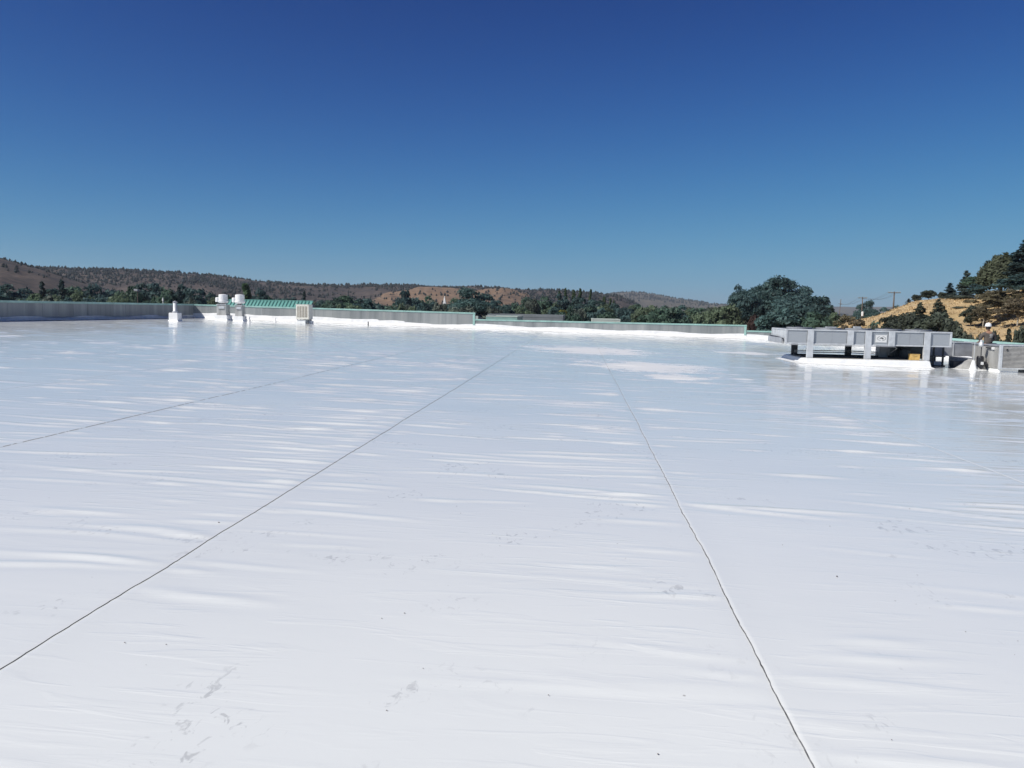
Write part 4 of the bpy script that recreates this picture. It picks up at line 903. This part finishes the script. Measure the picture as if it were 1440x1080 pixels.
# ------------------------------------------------------------------ utility poles, wires, lamp
def utility_pole(px, top, dist, label, arms, lean=0.0, transformer=False):
    p = bearing_point(px, dist); gz = max(GROUND_Z, float(gold_z(p.x, p.y)) if px > 1190 and dist < 300 else GROUND_Z)
    h = sight_z(px, top, dist) - gz
    t = thing('utility_pole', (p.x, p.y, gz), label, 'utility pole', 'utility poles', rz=R_(-10)); t.rotation_euler[1] = lean
    MB().lathe([(0.15, 0), (0.10, h)], n=10).build('pole', 'pole_wood', t, smooth_shade=True)
    pts = []
    for (za, wd) in arms:
        MB().box(-wd, wd, -0.20, -0.09, h - za - 0.13, h - za).build('crossarm', 'pole_wood', t)
        for s in (-0.9, -0.45, 0.45, 0.9):
            MB().lathe([(0.035, h - za), (0.06, h - za + 0.08), (0.03, h - za + 0.18)], s * wd, -0.145, n=8).build('insulator', 'far_pale', t)
        pts.append((wd, h - za + 0.18))
    if transformer: MB().lathe([(0.24, h - 4.6), (0.26, h - 4.5), (0.26, h - 3.6), (0.1, h - 3.5)], 0.1, -0.42, n=14).build('transformer', 'white_paint', t)
    M = Matrix.Translation((p.x, p.y, gz)) @ Matrix.Rotation(R_(-10), 4, 'Z')
    return [M @ Vector((s * pts[0][0], -0.145, pts[0][1])) for s in (-0.9, -0.45, 0.45, 0.9)] if pts else [M @ Vector((0, 0, h - 0.1))] * 4
a1 = utility_pole(1256, 410.0, 165, 'tall utility pole with a wide crossarm at the foot of the golden hill', [(0.15, 1.05)])
a2 = utility_pole(1212, 417.5, 215, 'utility pole with crossarm and white transformer beside a dark round tree', [(0.2, 0.95)], transformer=True)
a3 = utility_pole(1179, 420.5, 300, 'thin leaning utility pole standing in the gap right of the great tree', [(1.6, 0.5)], lean=R_(2.5))
def wire(p, q, label, sag=1.0):
    pts = [p.lerp(q, s) - Vector((0, 0, 4 * sag * s * (1 - s))) for s in np.linspace(0, 1, 13)]
    base = pts[0].copy(); o = MB().tube([v - base for v in pts], 0.014, 4).build('power_line', 'wire'); o.location = base
    tag(o, label, 'power line', 'power lines between the poles')
for k in range(4):
    wire(a1[k], a2[k], 'thin dark power line between the wide-armed pole and the transformer pole')
for k in range(4):
    wire(a2[k], a3[k], 'thin dark power line between the transformer pole and the leaning pole')
end = bearing_point(1480, 150, 0); end.z = float(gold_z(end.x, end.y)) + 13.5
p = bearing_point(194, 118, GROUND_Z); h = sight_z(194, 406.5, 118) - GROUND_Z
t = thing('floodlight_pole', p, 'thin floodlight pole with a boxy pale head above the shaded parapet', 'light pole')
MB().lathe([(0.09, 0), (0.05, h - 0.3)], n=8).build('pole', 'pole_wood', t)
MB().box(-0.42, 0.12, -0.2, 0.2, h - 0.30, h).build('lamp_head', 'galvanised_dull', t, 0.03)
MB().box(-0.05, 0.30, -0.15, 0.15, h - 0.42, h - 0.301).build('bracket', 'dark_metal_and_shade', t)
p = bearing_point(229.5, 90, GROUND_Z); h = sight_z(229.5, 418.5, 90) - GROUND_Z
t = thing('vent_stack', p, 'slim white stack with a collar poking above the shaded parapet', 'vent stack')
MB().lathe([(0.05, 0), (0.05, h)], n=8).build('pipe', 'white_paint', t)
MB().lathe([(0.09, h - 0.35), (0.09, h - 0.15)], n=8).build('collar', 'white_paint', t)

# ------------------------------------------------------------------ trees
def leaf_quads(C, Nrm, size, g, elong=1.6):
    """irregular four-cornered leaf sprays around centres C, facing roughly Nrm"""
    n = len(C); a = g.normal(size=(n, 3)); nn = Nrm + g.normal(size=(n, 3)) * 0.55
    nn /= np.linalg.norm(nn, axis=1, keepdims=True) + 1e-9
    u = np.cross(nn, a); u /= np.linalg.norm(u, axis=1, keepdims=True) + 1e-9; v = np.cross(nn, u)
    s = (size * g.uniform(0.55, 1.35, n))[:, None]
    q = [C + u * s * elong * 0.5, C + v * s * 0.42 * g.uniform(.6, 1.3, (n, 1)), C - u * s * elong * 0.5 * g.uniform(.6, 1.2, (n, 1)), C - v * s * 0.42 * g.uniform(.6, 1.3, (n, 1))]
    V = np.stack(q, 1).reshape(-1, 3); return V, np.arange(len(V)).reshape(-1, 4)
def crown_broad(seed, W, H0, H1, nblob, nleaf, size, flat=0.8, low=0.25, lob=0.36):
    """unit tree: height 1. crown from H0 to H1 with half-width W"""
    g = np.random.default_rng(seed); P = []; Nn = []
    cz, hz = (H0 + H1) / 2, (H1 - H0) / 2
    blobs = []
    for k in range(nblob):
        d = g.normal(size=3); d /= np.linalg.norm(d); rr = g.uniform(0.25, 0.86)
        if d[2] < -0.4 and g.random() < 1 - low: d[2] *= -0.6
        c = np.array([d[0] * W * rr, d[1] * W * rr, cz + d[2] * hz * rr])
        sq = 1 - 0.35 * max(0, (c[2] - cz) / hz); c[0] *= sq; c[1] *= sq
        r = lob * W * g.uniform(0.55, 1.15); blobs.append((c, r))
    wts = np.array([b[1] ** 2 for b in blobs]); cnt = g.multinomial(nleaf, wts / wts.sum())
    for (c, r), n in zip(blobs, cnt):
        d = g.normal(size=(n, 3)); d /= np.linalg.norm(d, axis=1, keepdims=True) + 1e-9; d[:, 2] = np.where(d[:, 2] < -0.3, -d[:, 2] * 0.5, d[:, 2])
        rad = r * (0.62 + 0.48 * g.random(n) ** 0.7); P.append(c + d * rad[:, None] * np.array([1, 1, flat])); Nn.append(d)
    return leaf_quads(np.concatenate(P), np.concatenate(Nn), size, g)
def crown_conifer(seed, W, H0, nwhorl, nleaf, size, droop=0.3, gap=0.25, power=0.85):
    g = np.random.default_rng(seed); P = []; Nn = []
    br = []
    for k in range(nwhorl):
        z = H0 + (1 - H0) * (k + g.random() * 0.7) / nwhorl; f = ((1 - z) / (1 - H0)) ** power
        for q in range(g.integers(4, 7)):
            if g.random() < gap: continue
            a = g.uniform(0, 6.283); Lb = W * f * g.uniform(0.65, 1.18) + 0.012; br.append((z, a, Lb))
    w = np.array([b[2] for b in br]); cnt = g.multinomial(nleaf, w / w.sum())
    for (z, a, Lb), n in zip(br, cnt):
        s = g.random(n) ** 0.7; sp = Lb * 0.30 * (0.25 + np.sin(np.clip(s, 0, 1) * 2.6))
        off = g.normal(size=n) * sp * 0.5; r = s * Lb
        x = r * np.cos(a) - off * np.sin(a); y = r * np.sin(a) + off * np.cos(a)
        zz = z - droop * Lb * s * s + g.normal(size=n) * 0.011 + 0.03 * Lb * np.cos(off * 40)
        P.append(np.stack([x, y, zz], -1)); Nn.append(np.stack([np.cos(a) * 0.4 + 0 * s, np.sin(a) * 0.4 + 0 * s, 0.9 + 0 * s], -1))
    return leaf_quads(np.concatenate(P), np.concatenate(Nn), size, g, 1.9)
def crown_poplar(seed, W, nleaf, size):
    g = np.random.default_rng(seed); n = nleaf; nb = 26
    zc = g.uniform(0.10, 0.97, nb); prof = lambda z: W * np.sin(np.clip(z, 0.02, 1) ** 0.8 * math.pi) ** 0.55
    ac = g.uniform(0, 6.283, nb); rc = prof(zc) * 0.55
    k = g.integers(0, nb, n); d = g.normal(size=(n, 3)); d /= np.linalg.norm(d, axis=1, keepdims=True)
    rr = (prof(zc[k]) * g.uniform(0.35, 0.75, n))
    P = np.stack([rc[k] * np.cos(ac[k]) + d[:, 0] * rr, rc[k] * np.sin(ac[k]) + d[:, 1] * rr, zc[k] + d[:, 2] * 0.075], -1)
    P[:, 2] = np.clip(P[:, 2], 0.03, 1.0)
    return leaf_quads(P, d, size, g)
def crown_willow(seed, W, nleaf, size):
    g = np.random.default_rng(seed); P = []; Nn = []
    ns = 230
    for k in range(ns):
        th = g.uniform(0, 6.283); rr = W * math.sqrt(g.random()); top = 0.98 - 0.42 * (rr / W) ** 2 + g.normal() * 0.03
        ln = g.uniform(0.2, 0.5); n = nleaf // ns; s = np.sort(g.random(n))
        bx = rr * math.cos(th); by = rr * math.sin(th)
        P.append(np.stack([bx * (1 + 0.10 * s) + g.normal(size=n) * 0.012, by * (1 + 0.10 * s) + g.normal(size=n) * 0.012, np.clip(top - ln * s, 0.08, 1)], -1)); Nn.append(np.tile([math.cos(th), math.sin(th), 0.25], (n, 1)))
    return leaf_quads(np.concatenate(P), np.concatenate(Nn), size, g, 2.2)
def trunk_mb(seed, h_top, r, limbs, spread, h0=0.3, n=7):
    g = random.Random(seed); m = MB()
    ax = [(0, 0, -0.03)] + [(g.uniform(-.012, .012), g.uniform(-.012, .012), h_top * k / 5) for k in range(1, 6)]
    m.tube(ax, [r * 1.35, r, r * 0.85, r * 0.68, r * 0.45, r * 0.15], n)
    for k in range(limbs):
        z = h0 + (h_top * 0.92 - h0) * (k + 0.4) / max(1, limbs); a = g.uniform(0, 6.283); L = spread * g.uniform(0.55, 0.95)
        m.tube([(0, 0, z), (math.cos(a) * L * 0.5, math.sin(a) * L * 0.5, z + L * 0.25), (math.cos(a) * L, math.sin(a) * L, z + L * 0.6)], [r * 0.42, r * 0.26, r * 0.06], 5)
    return m
PROTO = {}
def proto(kind, leafmat, crown, trunk, bark='bark'):
    V, F = crown
    zmax = V[:, 2].max(); V = V / np.array([1, 1, zmax])
    cm = np_mesh('crown', V, F, leafmat)
    tm = trunk.build('trunk', bark, None, smooth_shade=True); td = tm.data; bpy.data.objects.remove(tm)
    half = np.percentile(np.abs(V[:, 0]), 98.5)
    PROTO.setdefault(kind, []).append((cm, td, half))
for s in range(3):
    proto('green', 'leaf_green', crown_broad(10 + s, 0.36, 0.20, 1.0, 34, 3600, 0.044), trunk_mb(s, 0.85, 0.028, 7, 0.30))
    proto('dark', 'leaf_dark', crown_broad(20 + s, 0.33, 0.18, 1.0, 30, 3600, 0.044), trunk_mb(s + 5, 0.85, 0.028, 7, 0.28))
    proto('olive', 'leaf_olive', crown_broad(30 + s, 0.40, 0.16, 1.0, 30, 3400, 0.046), trunk_mb(s + 9, 0.82, 0.028, 7, 0.32))
    proto('conifer', 'needle_dark', crown_conifer(40 + s, 0.20, 0.08, 26, 3200, 0.036), trunk_mb(s + 12, 0.97, 0.02, 0, 0.1))
    proto('poplar', 'leaf_poplar', crown_poplar(50 + s, 0.105, 3000, 0.034), trunk_mb(s + 15, 0.9, 0.016, 4, 0.08))
    proto('juniper', 'juniper', crown_broad(60 + s, 0.34, 0.02, 1.0, 26, 3400, 0.050, 1.15, 0.9, 0.34), trunk_mb(s + 19, 0.8, 0.03, 5, 0.25))
    proto('upright_juniper', 'juniper', crown_conifer(65 + s, 0.30, 0.03, 24, 3000, 0.045, 0.05, 0.2, 0.75), trunk_mb(s + 22, 0.95, 0.025, 0, 0.1))
for s in range(2):
    proto('grey', 'leaf_grey', crown_broad(70 + s, 0.36, 0.16, 1.0, 24, 2600, 0.050), trunk_mb(s + 25, 0.8, 0.026, 6, 0.28))
    proto('shrub', 'leaf_olive', crown_broad(75 + s, 0.62, 0.0, 1.0, 18, 1500, 0.085, 0.9, 0.9), trunk_mb(s + 28, 0.7, 0.03, 5, 0.4, 0.1))
    proto('cottonwood', 'leaf_dark', crown_broad(80 + s, 0.42, 0.10, 1.0, 62, 15000, 0.025, 0.85, 0.3, 0.27), trunk_mb(s + 31, 0.80, 0.03, 10, 0.25))
proto('yellow', 'leaf_yellow', crown_broad(90, 0.36, 0.18, 1.0, 22, 2000, 0.05), trunk_mb(41, 0.8, 0.026, 6, 0.28))
proto('maroon', 'leaf_maroon', crown_broad(91, 0.42, 0.10, 1.0, 24, 3000, 0.046), trunk_mb(42, 0.8, 0.026, 6, 0.30))
proto('blue_spruce', 'needle_blue', crown_conifer(92, 0.27, 0.05, 24, 4200, 0.036, 0.2, 0.12), trunk_mb(43, 0.97, 0.02, 0, 0.1))
proto('tall_pine', 'needle_dark', crown_conifer(93, 0.20, 0.10, 32, 7000, 0.026, 0.15, 0.30, 0.55), trunk_mb(44, 0.97, 0.018, 0, 0.1))
proto('willow', 'leaf_willow', crown_willow(94, 0.33, 9000, 0.030), trunk_mb(45, 0.8, 0.03, 8, 0.28))
proto('brown', 'leaf_brown', crown_broad(95, 0.46, 0.14, 1.0, 44, 5200, 0.034, 0.8, 0.4, 0.26), trunk_mb(46, 0.85, 0.026, 12, 0.40), 'pale_bark')
proto('sage', 'leaf_grey', crown_broad(96, 0.9, 0.0, 1.0, 22, 1600, 0.10, 0.8, 0.9), trunk_mb(48, 0.6, 0.03, 4, 0.4, 0.1))

NT = [0]
def tree(kind, px, top, dist, label, group=None, width_px=None, name=None, gz=None, cat='tree'):
    p = bearing_point(px, dist)
    if gz is None: gz = float(gold_z(p.x, p.y)) if (px > 1195 and 46 < dist < 330) else GROUND_Z
    h = sight_z(px, top, dist) - gz
    cm, td, half = PROTO[kind][NT[0] % len(PROTO[kind])]; NT[0] += 1
    rr = random.Random(NT[0] * 13 + 5)
    sx_ = h if width_px is None else (width_px / FOCAL_PX * dist * 0.5) / half
    t = thing(name or 'tree', (p.x, p.y, gz - 0.05), label, cat, group, rz=rr.uniform(0, 6.28))
    c = link('crown', cm, t); c.scale = (sx_, sx_ * rr.uniform(0.9, 1.1), h)
    k = link('trunk', td, t); k.scale = (min(sx_, h), min(sx_, h), h)
    return t

LB = {'green': 'mid-green broadleaf tree', 'dark': 'dark green broadleaf tree', 'olive': 'olive-green rounded tree', 'conifer': 'dark pointed conifer', 'poplar': 'slender upright poplar', 'grey': 'grey-green tree'}
PLACE = [(237, 'beyond the shaded parapet'), (300, 'behind the lone vent pipe'), (362, 'behind the exhaust fans'), (452, 'behind the green metal roof'), (556, 'between the cooler and the steeple'), (690, 'around the white steeple'),
         (800, 'behind the long grey building'), (880, 'behind the small pale building'), (2000, 'between the pale building and the great cottonwoods')]
NAMES = {'conifer': 'conifer_tree', 'poplar': 'poplar_tree'}
def plant_belt(rows, low):
    """label by kind and by the landmark in front; within such a set the tallest and the lowest are told apart"""
    sets = {}
    for r in rows:
        place = next(t for lim, t in PLACE if r[0] < lim); sets.setdefault((r[3], place), []).append(r)
    for (kind, place), rs in sets.items():
        rs.sort(key=lambda r: sight_z(r[0], r[1], r[2]) - GROUND_Z)
        for k, (px, top, dist, kd, wpx) in enumerate(rs):
            adj = ''
            if len(rs) > 1 and k == len(rs) - 1: adj = 'tallest '
            elif len(rs) > 2 and k == 0: adj = 'shortest '
            tree(kind, px, top, dist, adj + ('understorey ' if low else '') + LB[kind] + ' ' + place, ('understorey ' if low else '') + kind + ' trees of the belt beyond the roof', wpx, NAMES.get(kind))
BELT = [  # column, top row, distance, kind, width in columns
    (-40, 392, 180, 'dark', 70), (-95, 398, 170, 'green', 80), (-150, 392, 190, 'dark', 80),
    (12, 399, 190, 'dark', 48), (36, 402, 200, 'dark', 36), (60, 394, 175, 'conifer', 26), (48, 411, 140, 'olive', 46), (88, 391, 185, 'conifer', 22), (75, 404, 210, 'dark', 34), (106, 401, 220, 'green', 40),
    (118, 407, 150, 'olive', 40), (141, 397, 190, 'dark', 34), (152, 404, 205, 'dark', 30), (170, 410, 140, 'olive', 36), (182, 400, 180, 'green', 34), (206, 396, 190, 'dark', 44), (222, 402, 200, 'green', 36),
    (236, 405, 160, 'green', 40), (256, 399, 185, 'dark', 30), (252, 401, 170, 'conifer', 20), (277, 404, 180, 'dark', 34), (272, 416, 130, 'grey', 22), (293, 409, 190, 'dark', 30), (318, 413, 190, 'green', 36),
    (362, 404, 200, 'dark', 26), (372, 409, 210, 'green', 28), (395, 418, 220, 'dark', 30), (428, 407, 230, 'conifer', 14), (410, 417, 230, 'dark', 26), (446, 420, 220, 'dark', 26),
    (473, 418, 190, 'green', 32), (489, 414, 200, 'green', 40), (510, 418, 205, 'dark', 34), (478, 427, 140, 'olive', 24), (532, 424, 210, 'dark', 34), (552, 424, 215, 'green', 34),
    (580, 417, 200, 'dark', 30), (597, 415, 215, 'green', 30), (579, 428, 160, 'olive', 22), (612, 420, 190, 'grey', 24), (619, 424, 170, 'grey', 20), (640, 418, 215, 'green', 28), (634, 425, 190, 'dark', 26),
    (697, 420, 200, 'dark', 30), (712, 428, 170, 'green', 30), (726, 424, 190, 'green', 28), (742, 417, 200, 'green', 34), (750, 419, 195, 'grey', 20), (764, 415, 210, 'green', 34), (778, 424, 180, 'olive', 28),
    (788, 412, 215, 'dark', 24), (806, 415, 215, 'dark', 30), (822, 418, 210, 'dark', 30), (840, 420, 205, 'dark', 30), (850, 426, 165, 'olive', 30), (868, 424, 200, 'dark', 26), (832, 428, 160, 'green', 32), (812, 432, 150, 'grey', 22),
    (884, 428, 190, 'olive', 34), (900, 426, 200, 'green', 34), (918, 428, 185, 'olive', 34), (935, 429, 190, 'green', 34), (955, 428, 185, 'dark', 36), (974, 432, 190, 'green', 30), (990, 435, 180, 'olive', 30), (1003, 438, 170, 'green', 26),
    (795, 404, 225, 'poplar', 8), (786, 408, 226, 'poplar', 8), (806, 406, 224, 'poplar', 9), (815, 404.5, 222, 'poplar', 9), (830, 405.5, 222, 'poplar', 8), (849, 416, 205, 'poplar', 9), (858, 418, 205, 'poplar', 7), (863, 421, 205, 'poplar', 7)]
plant_belt(BELT, False)
gfl = random.Random(4); LOW = []
for k in range(64):                               # lower trees that close the belt towards the ground
    px = -60 + k * 17.2 + gfl.uniform(-7, 7); kind = gfl.choice(['green', 'dark', 'olive', 'dark', 'grey', 'green'])
    hz_ = 438 + 0.0203 * (px - 814)
    LOW.append((px, hz_ - gfl.uniform(2, 11), gfl.uniform(115, 240), kind, gfl.uniform(28, 44)))
plant_belt(LOW, True)
# named individuals
tree('poplar', 345, 397.0, 190, 'bright green poplar behind the white-domed exhaust fans', None, 20, 'poplar_tree')
tree('dark', 570, 406.0, 195, 'dark spreading pine-like tree left of the white steeple', None, 22)
tree('cottonwood', 668, 402.5, 150, 'big dark rounded tree right of the white steeple', None, 78)
tree('yellow', 792, 433.5, 120, 'small yellow-leaved tree above the long grey flat-roofed building', None, 13)
tree('olive', 1022, 425, 150, 'rounded olive tree in front of the great cottonwood', None, 56)
tree('cottonwood', 1046, 398, 172, 'cottonwood crown with two humps at the great clump\'s shoulder', None, 48)
tree('cottonwood', 1092, 386.5, 175, 'tallest great cottonwood in the clump behind the raised condenser', None, 84)
tree('cottonwood', 1068, 391, 180, 'cottonwood between the two-humped and the tallest crown of the great clump', None, 56)
tree('cottonwood', 1118, 391, 182, 'high cottonwood right behind the tallest one of the great clump', None, 56)
tree('cottonwood', 1122, 406, 165, 'cottonwood on the sloping side of the great clump, near the leaning pole', None, 66)
tree('dark', 1152, 414, 160, 'dark green tree at the low end of the great clump, near the leaning pole', None, 46)
tree('dark', 1095, 428, 120, 'dark full tree at the front of the great clump, right behind the condenser', None, 70)
tree('maroon', 1062, 440, 130, 'maroon-tinged tree at the foot of the great clump', None, 34)
tree('green', 1140, 436, 118, 'mid-green tree at the foot of the great clump, above the condenser', None, 52)
tree('olive', 1168, 438, 150, 'olive brush at the foot of the leaning pole', None, 34)
tree('brown', 1190, 441, 150, 'brownish scrubby tree below the leaning pole', None, 36)
tree('cottonwood', 1216, 420.5, 235, 'dark round tree behind the transformer pole', None, 34, gz=GROUND_Z)
tree('dark', 1240, 431, 225, 'low dark tree between the transformer pole and the wide-armed pole', None, 30, gz=GROUND_Z)
tree('cottonwood', 1256, 427.5, 195, 'dark round tree right behind the wide-armed pole', None, 24, gz=GROUND_Z)
tree('dark', 1226, 438, 170, 'dark low tree below the transformer pole', None, 40, gz=GROUND_Z)
tree('brown', 1204, 446, 120, 'brownish low tree above the condenser sign', None, 40, gz=GROUND_Z)
tree('green', 1236, 450, 110, 'low green tree at the tip of the golden slope', None, 40, gz=GROUND_Z)
# on the golden slope
tree('upright_juniper', 1277, 419, 136, 'tiny pointed juniper at the lower end of the golden crest', None, 9, 'juniper_tree')
tree('juniper', 1288, 413.5, 136, 'small round juniper on the golden crest', None, 13, 'juniper_tree')
tree('juniper', 1305, 407, 138, 'larger bushy juniper on the golden crest', None, 19, 'juniper_tree')
tree('conifer', 1334, 397, 142, 'dark conifer beside the blue-grey spruce on the crest', None, 20, 'conifer_tree')
tree('juniper', 1324, 410, 138, 'low juniper at the foot of the dark crest conifer', None, 12, 'juniper_tree')
tree('blue_spruce', 1356, 379, 138, 'blue-grey spruce on the golden crest', None, 27, 'spruce_tree')
tree('green', 1378, 384, 128, 'full dark green tree between the spruce and the willow', None, 36)
tree('dark', 1371, 398, 118, 'dark green lower tree just under the spruce', None, 26)
tree('willow', 1406, 353, 122, 'tall weeping willow with drooping pale foliage', None, 52, 'willow_tree')
tree('tall_pine', 1437, 336, 120, 'tallest dark pine at the edge of the hillside grove', None, 44, 'pine_tree')
tree('tall_pine', 1478, 345, 125, 'dark pine further along the hillside grove', None, 44, 'pine_tree')
tree('dark', 1425, 385, 112, 'dark broad tree below the tallest pine', None, 46)
tree('dark', 1462, 395, 108, 'dark broad tree at the far end of the grove', None, 50)
tree('brown', 1404, 405, 98, 'open brownish tree with a pale trunk on the golden slope', None, 58)
tree('brown', 1432, 418, 92, 'brownish bushy tree right of the pale-trunked one', None, 46)
tree('brown', 1384, 428, 95, 'dusky low tree left of the pale trunk', None, 30)
tree('juniper', 1366, 428, 96, 'rounded juniper on the open golden slope', None, 20, 'juniper_tree')
tree('sage', 1345, 414, 130, 'grey-green sage patch just under the crest conifers', None, 34, 'sage_bush', cat='bush')
tree('sage', 1350, 430, 110, 'small sage bush on the bare golden slope', None, 15, 'sage_bush', cat='bush')
tree('upright_juniper', 1294, 424, 96, 'pointed juniper standing clear on the slope above the condenser', None, 22, 'juniper_tree')
tree('upright_juniper', 1319, 419, 92, 'tallest pointed juniper above the condenser', None, 26, 'juniper_tree')
tree('upright_juniper', 1328, 428, 90, 'slim juniper beside the tallest pointed juniper', None, 16, 'juniper_tree')
tree('juniper', 1292, 438, 76, 'broad spreading juniper directly above the condenser end', None, 50, 'juniper_tree')
tree('juniper', 1322, 436, 74, 'broad spreading juniper at the thick of the slope clump', None, 52, 'juniper_tree')
tree('juniper', 1344, 446, 66, 'juniper at the worker\'s end of the slope clump', None, 30, 'juniper_tree')
tree('juniper', 1262, 438, 86, 'spreading juniper at the foot of the golden tip', None, 40, 'juniper_tree')
tree('juniper', 1240, 452, 78, 'low juniper behind the middle of the condenser', None, 34, 'juniper_tree')
tree('juniper', 1376, 466, 60, 'small juniper poking above the parapet at the worker\'s left elbow', None, 14, 'juniper_tree')
tree('juniper', 1405, 461, 60, 'small juniper poking above the parapet at the worker\'s right elbow', None, 18, 'juniper_tree')
tree('upright_juniper', 1421, 459, 62, 'brownish young juniper above the air handler', None, 22, 'juniper_tree')
tree('juniper', 1440, 455, 60, 'dark green juniper above the louvred air handler', None, 24, 'juniper_tree')
tree('sage', 1368, 463.5, 72, 'tiny dark bush on the bare slope left of the worker\'s hat', None, 7, 'sage_bush', cat='bush')

# ------------------------------------------------------------------ haze
hm = bpy.data.materials.new('haze_air'); hm.use_nodes = True; nt = hm.node_tree
nt.nodes.remove(nt.nodes['Principled BSDF']); pv = nt.nodes.new('ShaderNodeVolumePrincipled')
pv.inputs['Color'].default_value = (0.78, 0.88, 1.0, 1); pv.inputs['Density'].default_value = 0.00009; pv.inputs['Anisotropy'].default_value = 0.2
nt.links.new(pv.outputs[0], nt.nodes['Material Output'].inputs['Volume'])
MATS['haze_air'] = hm
stuff(MB().box(-9300, 9300, -9300, 9300, GROUND_Z - 2.2, 175).build('haze', 'haze_air'))
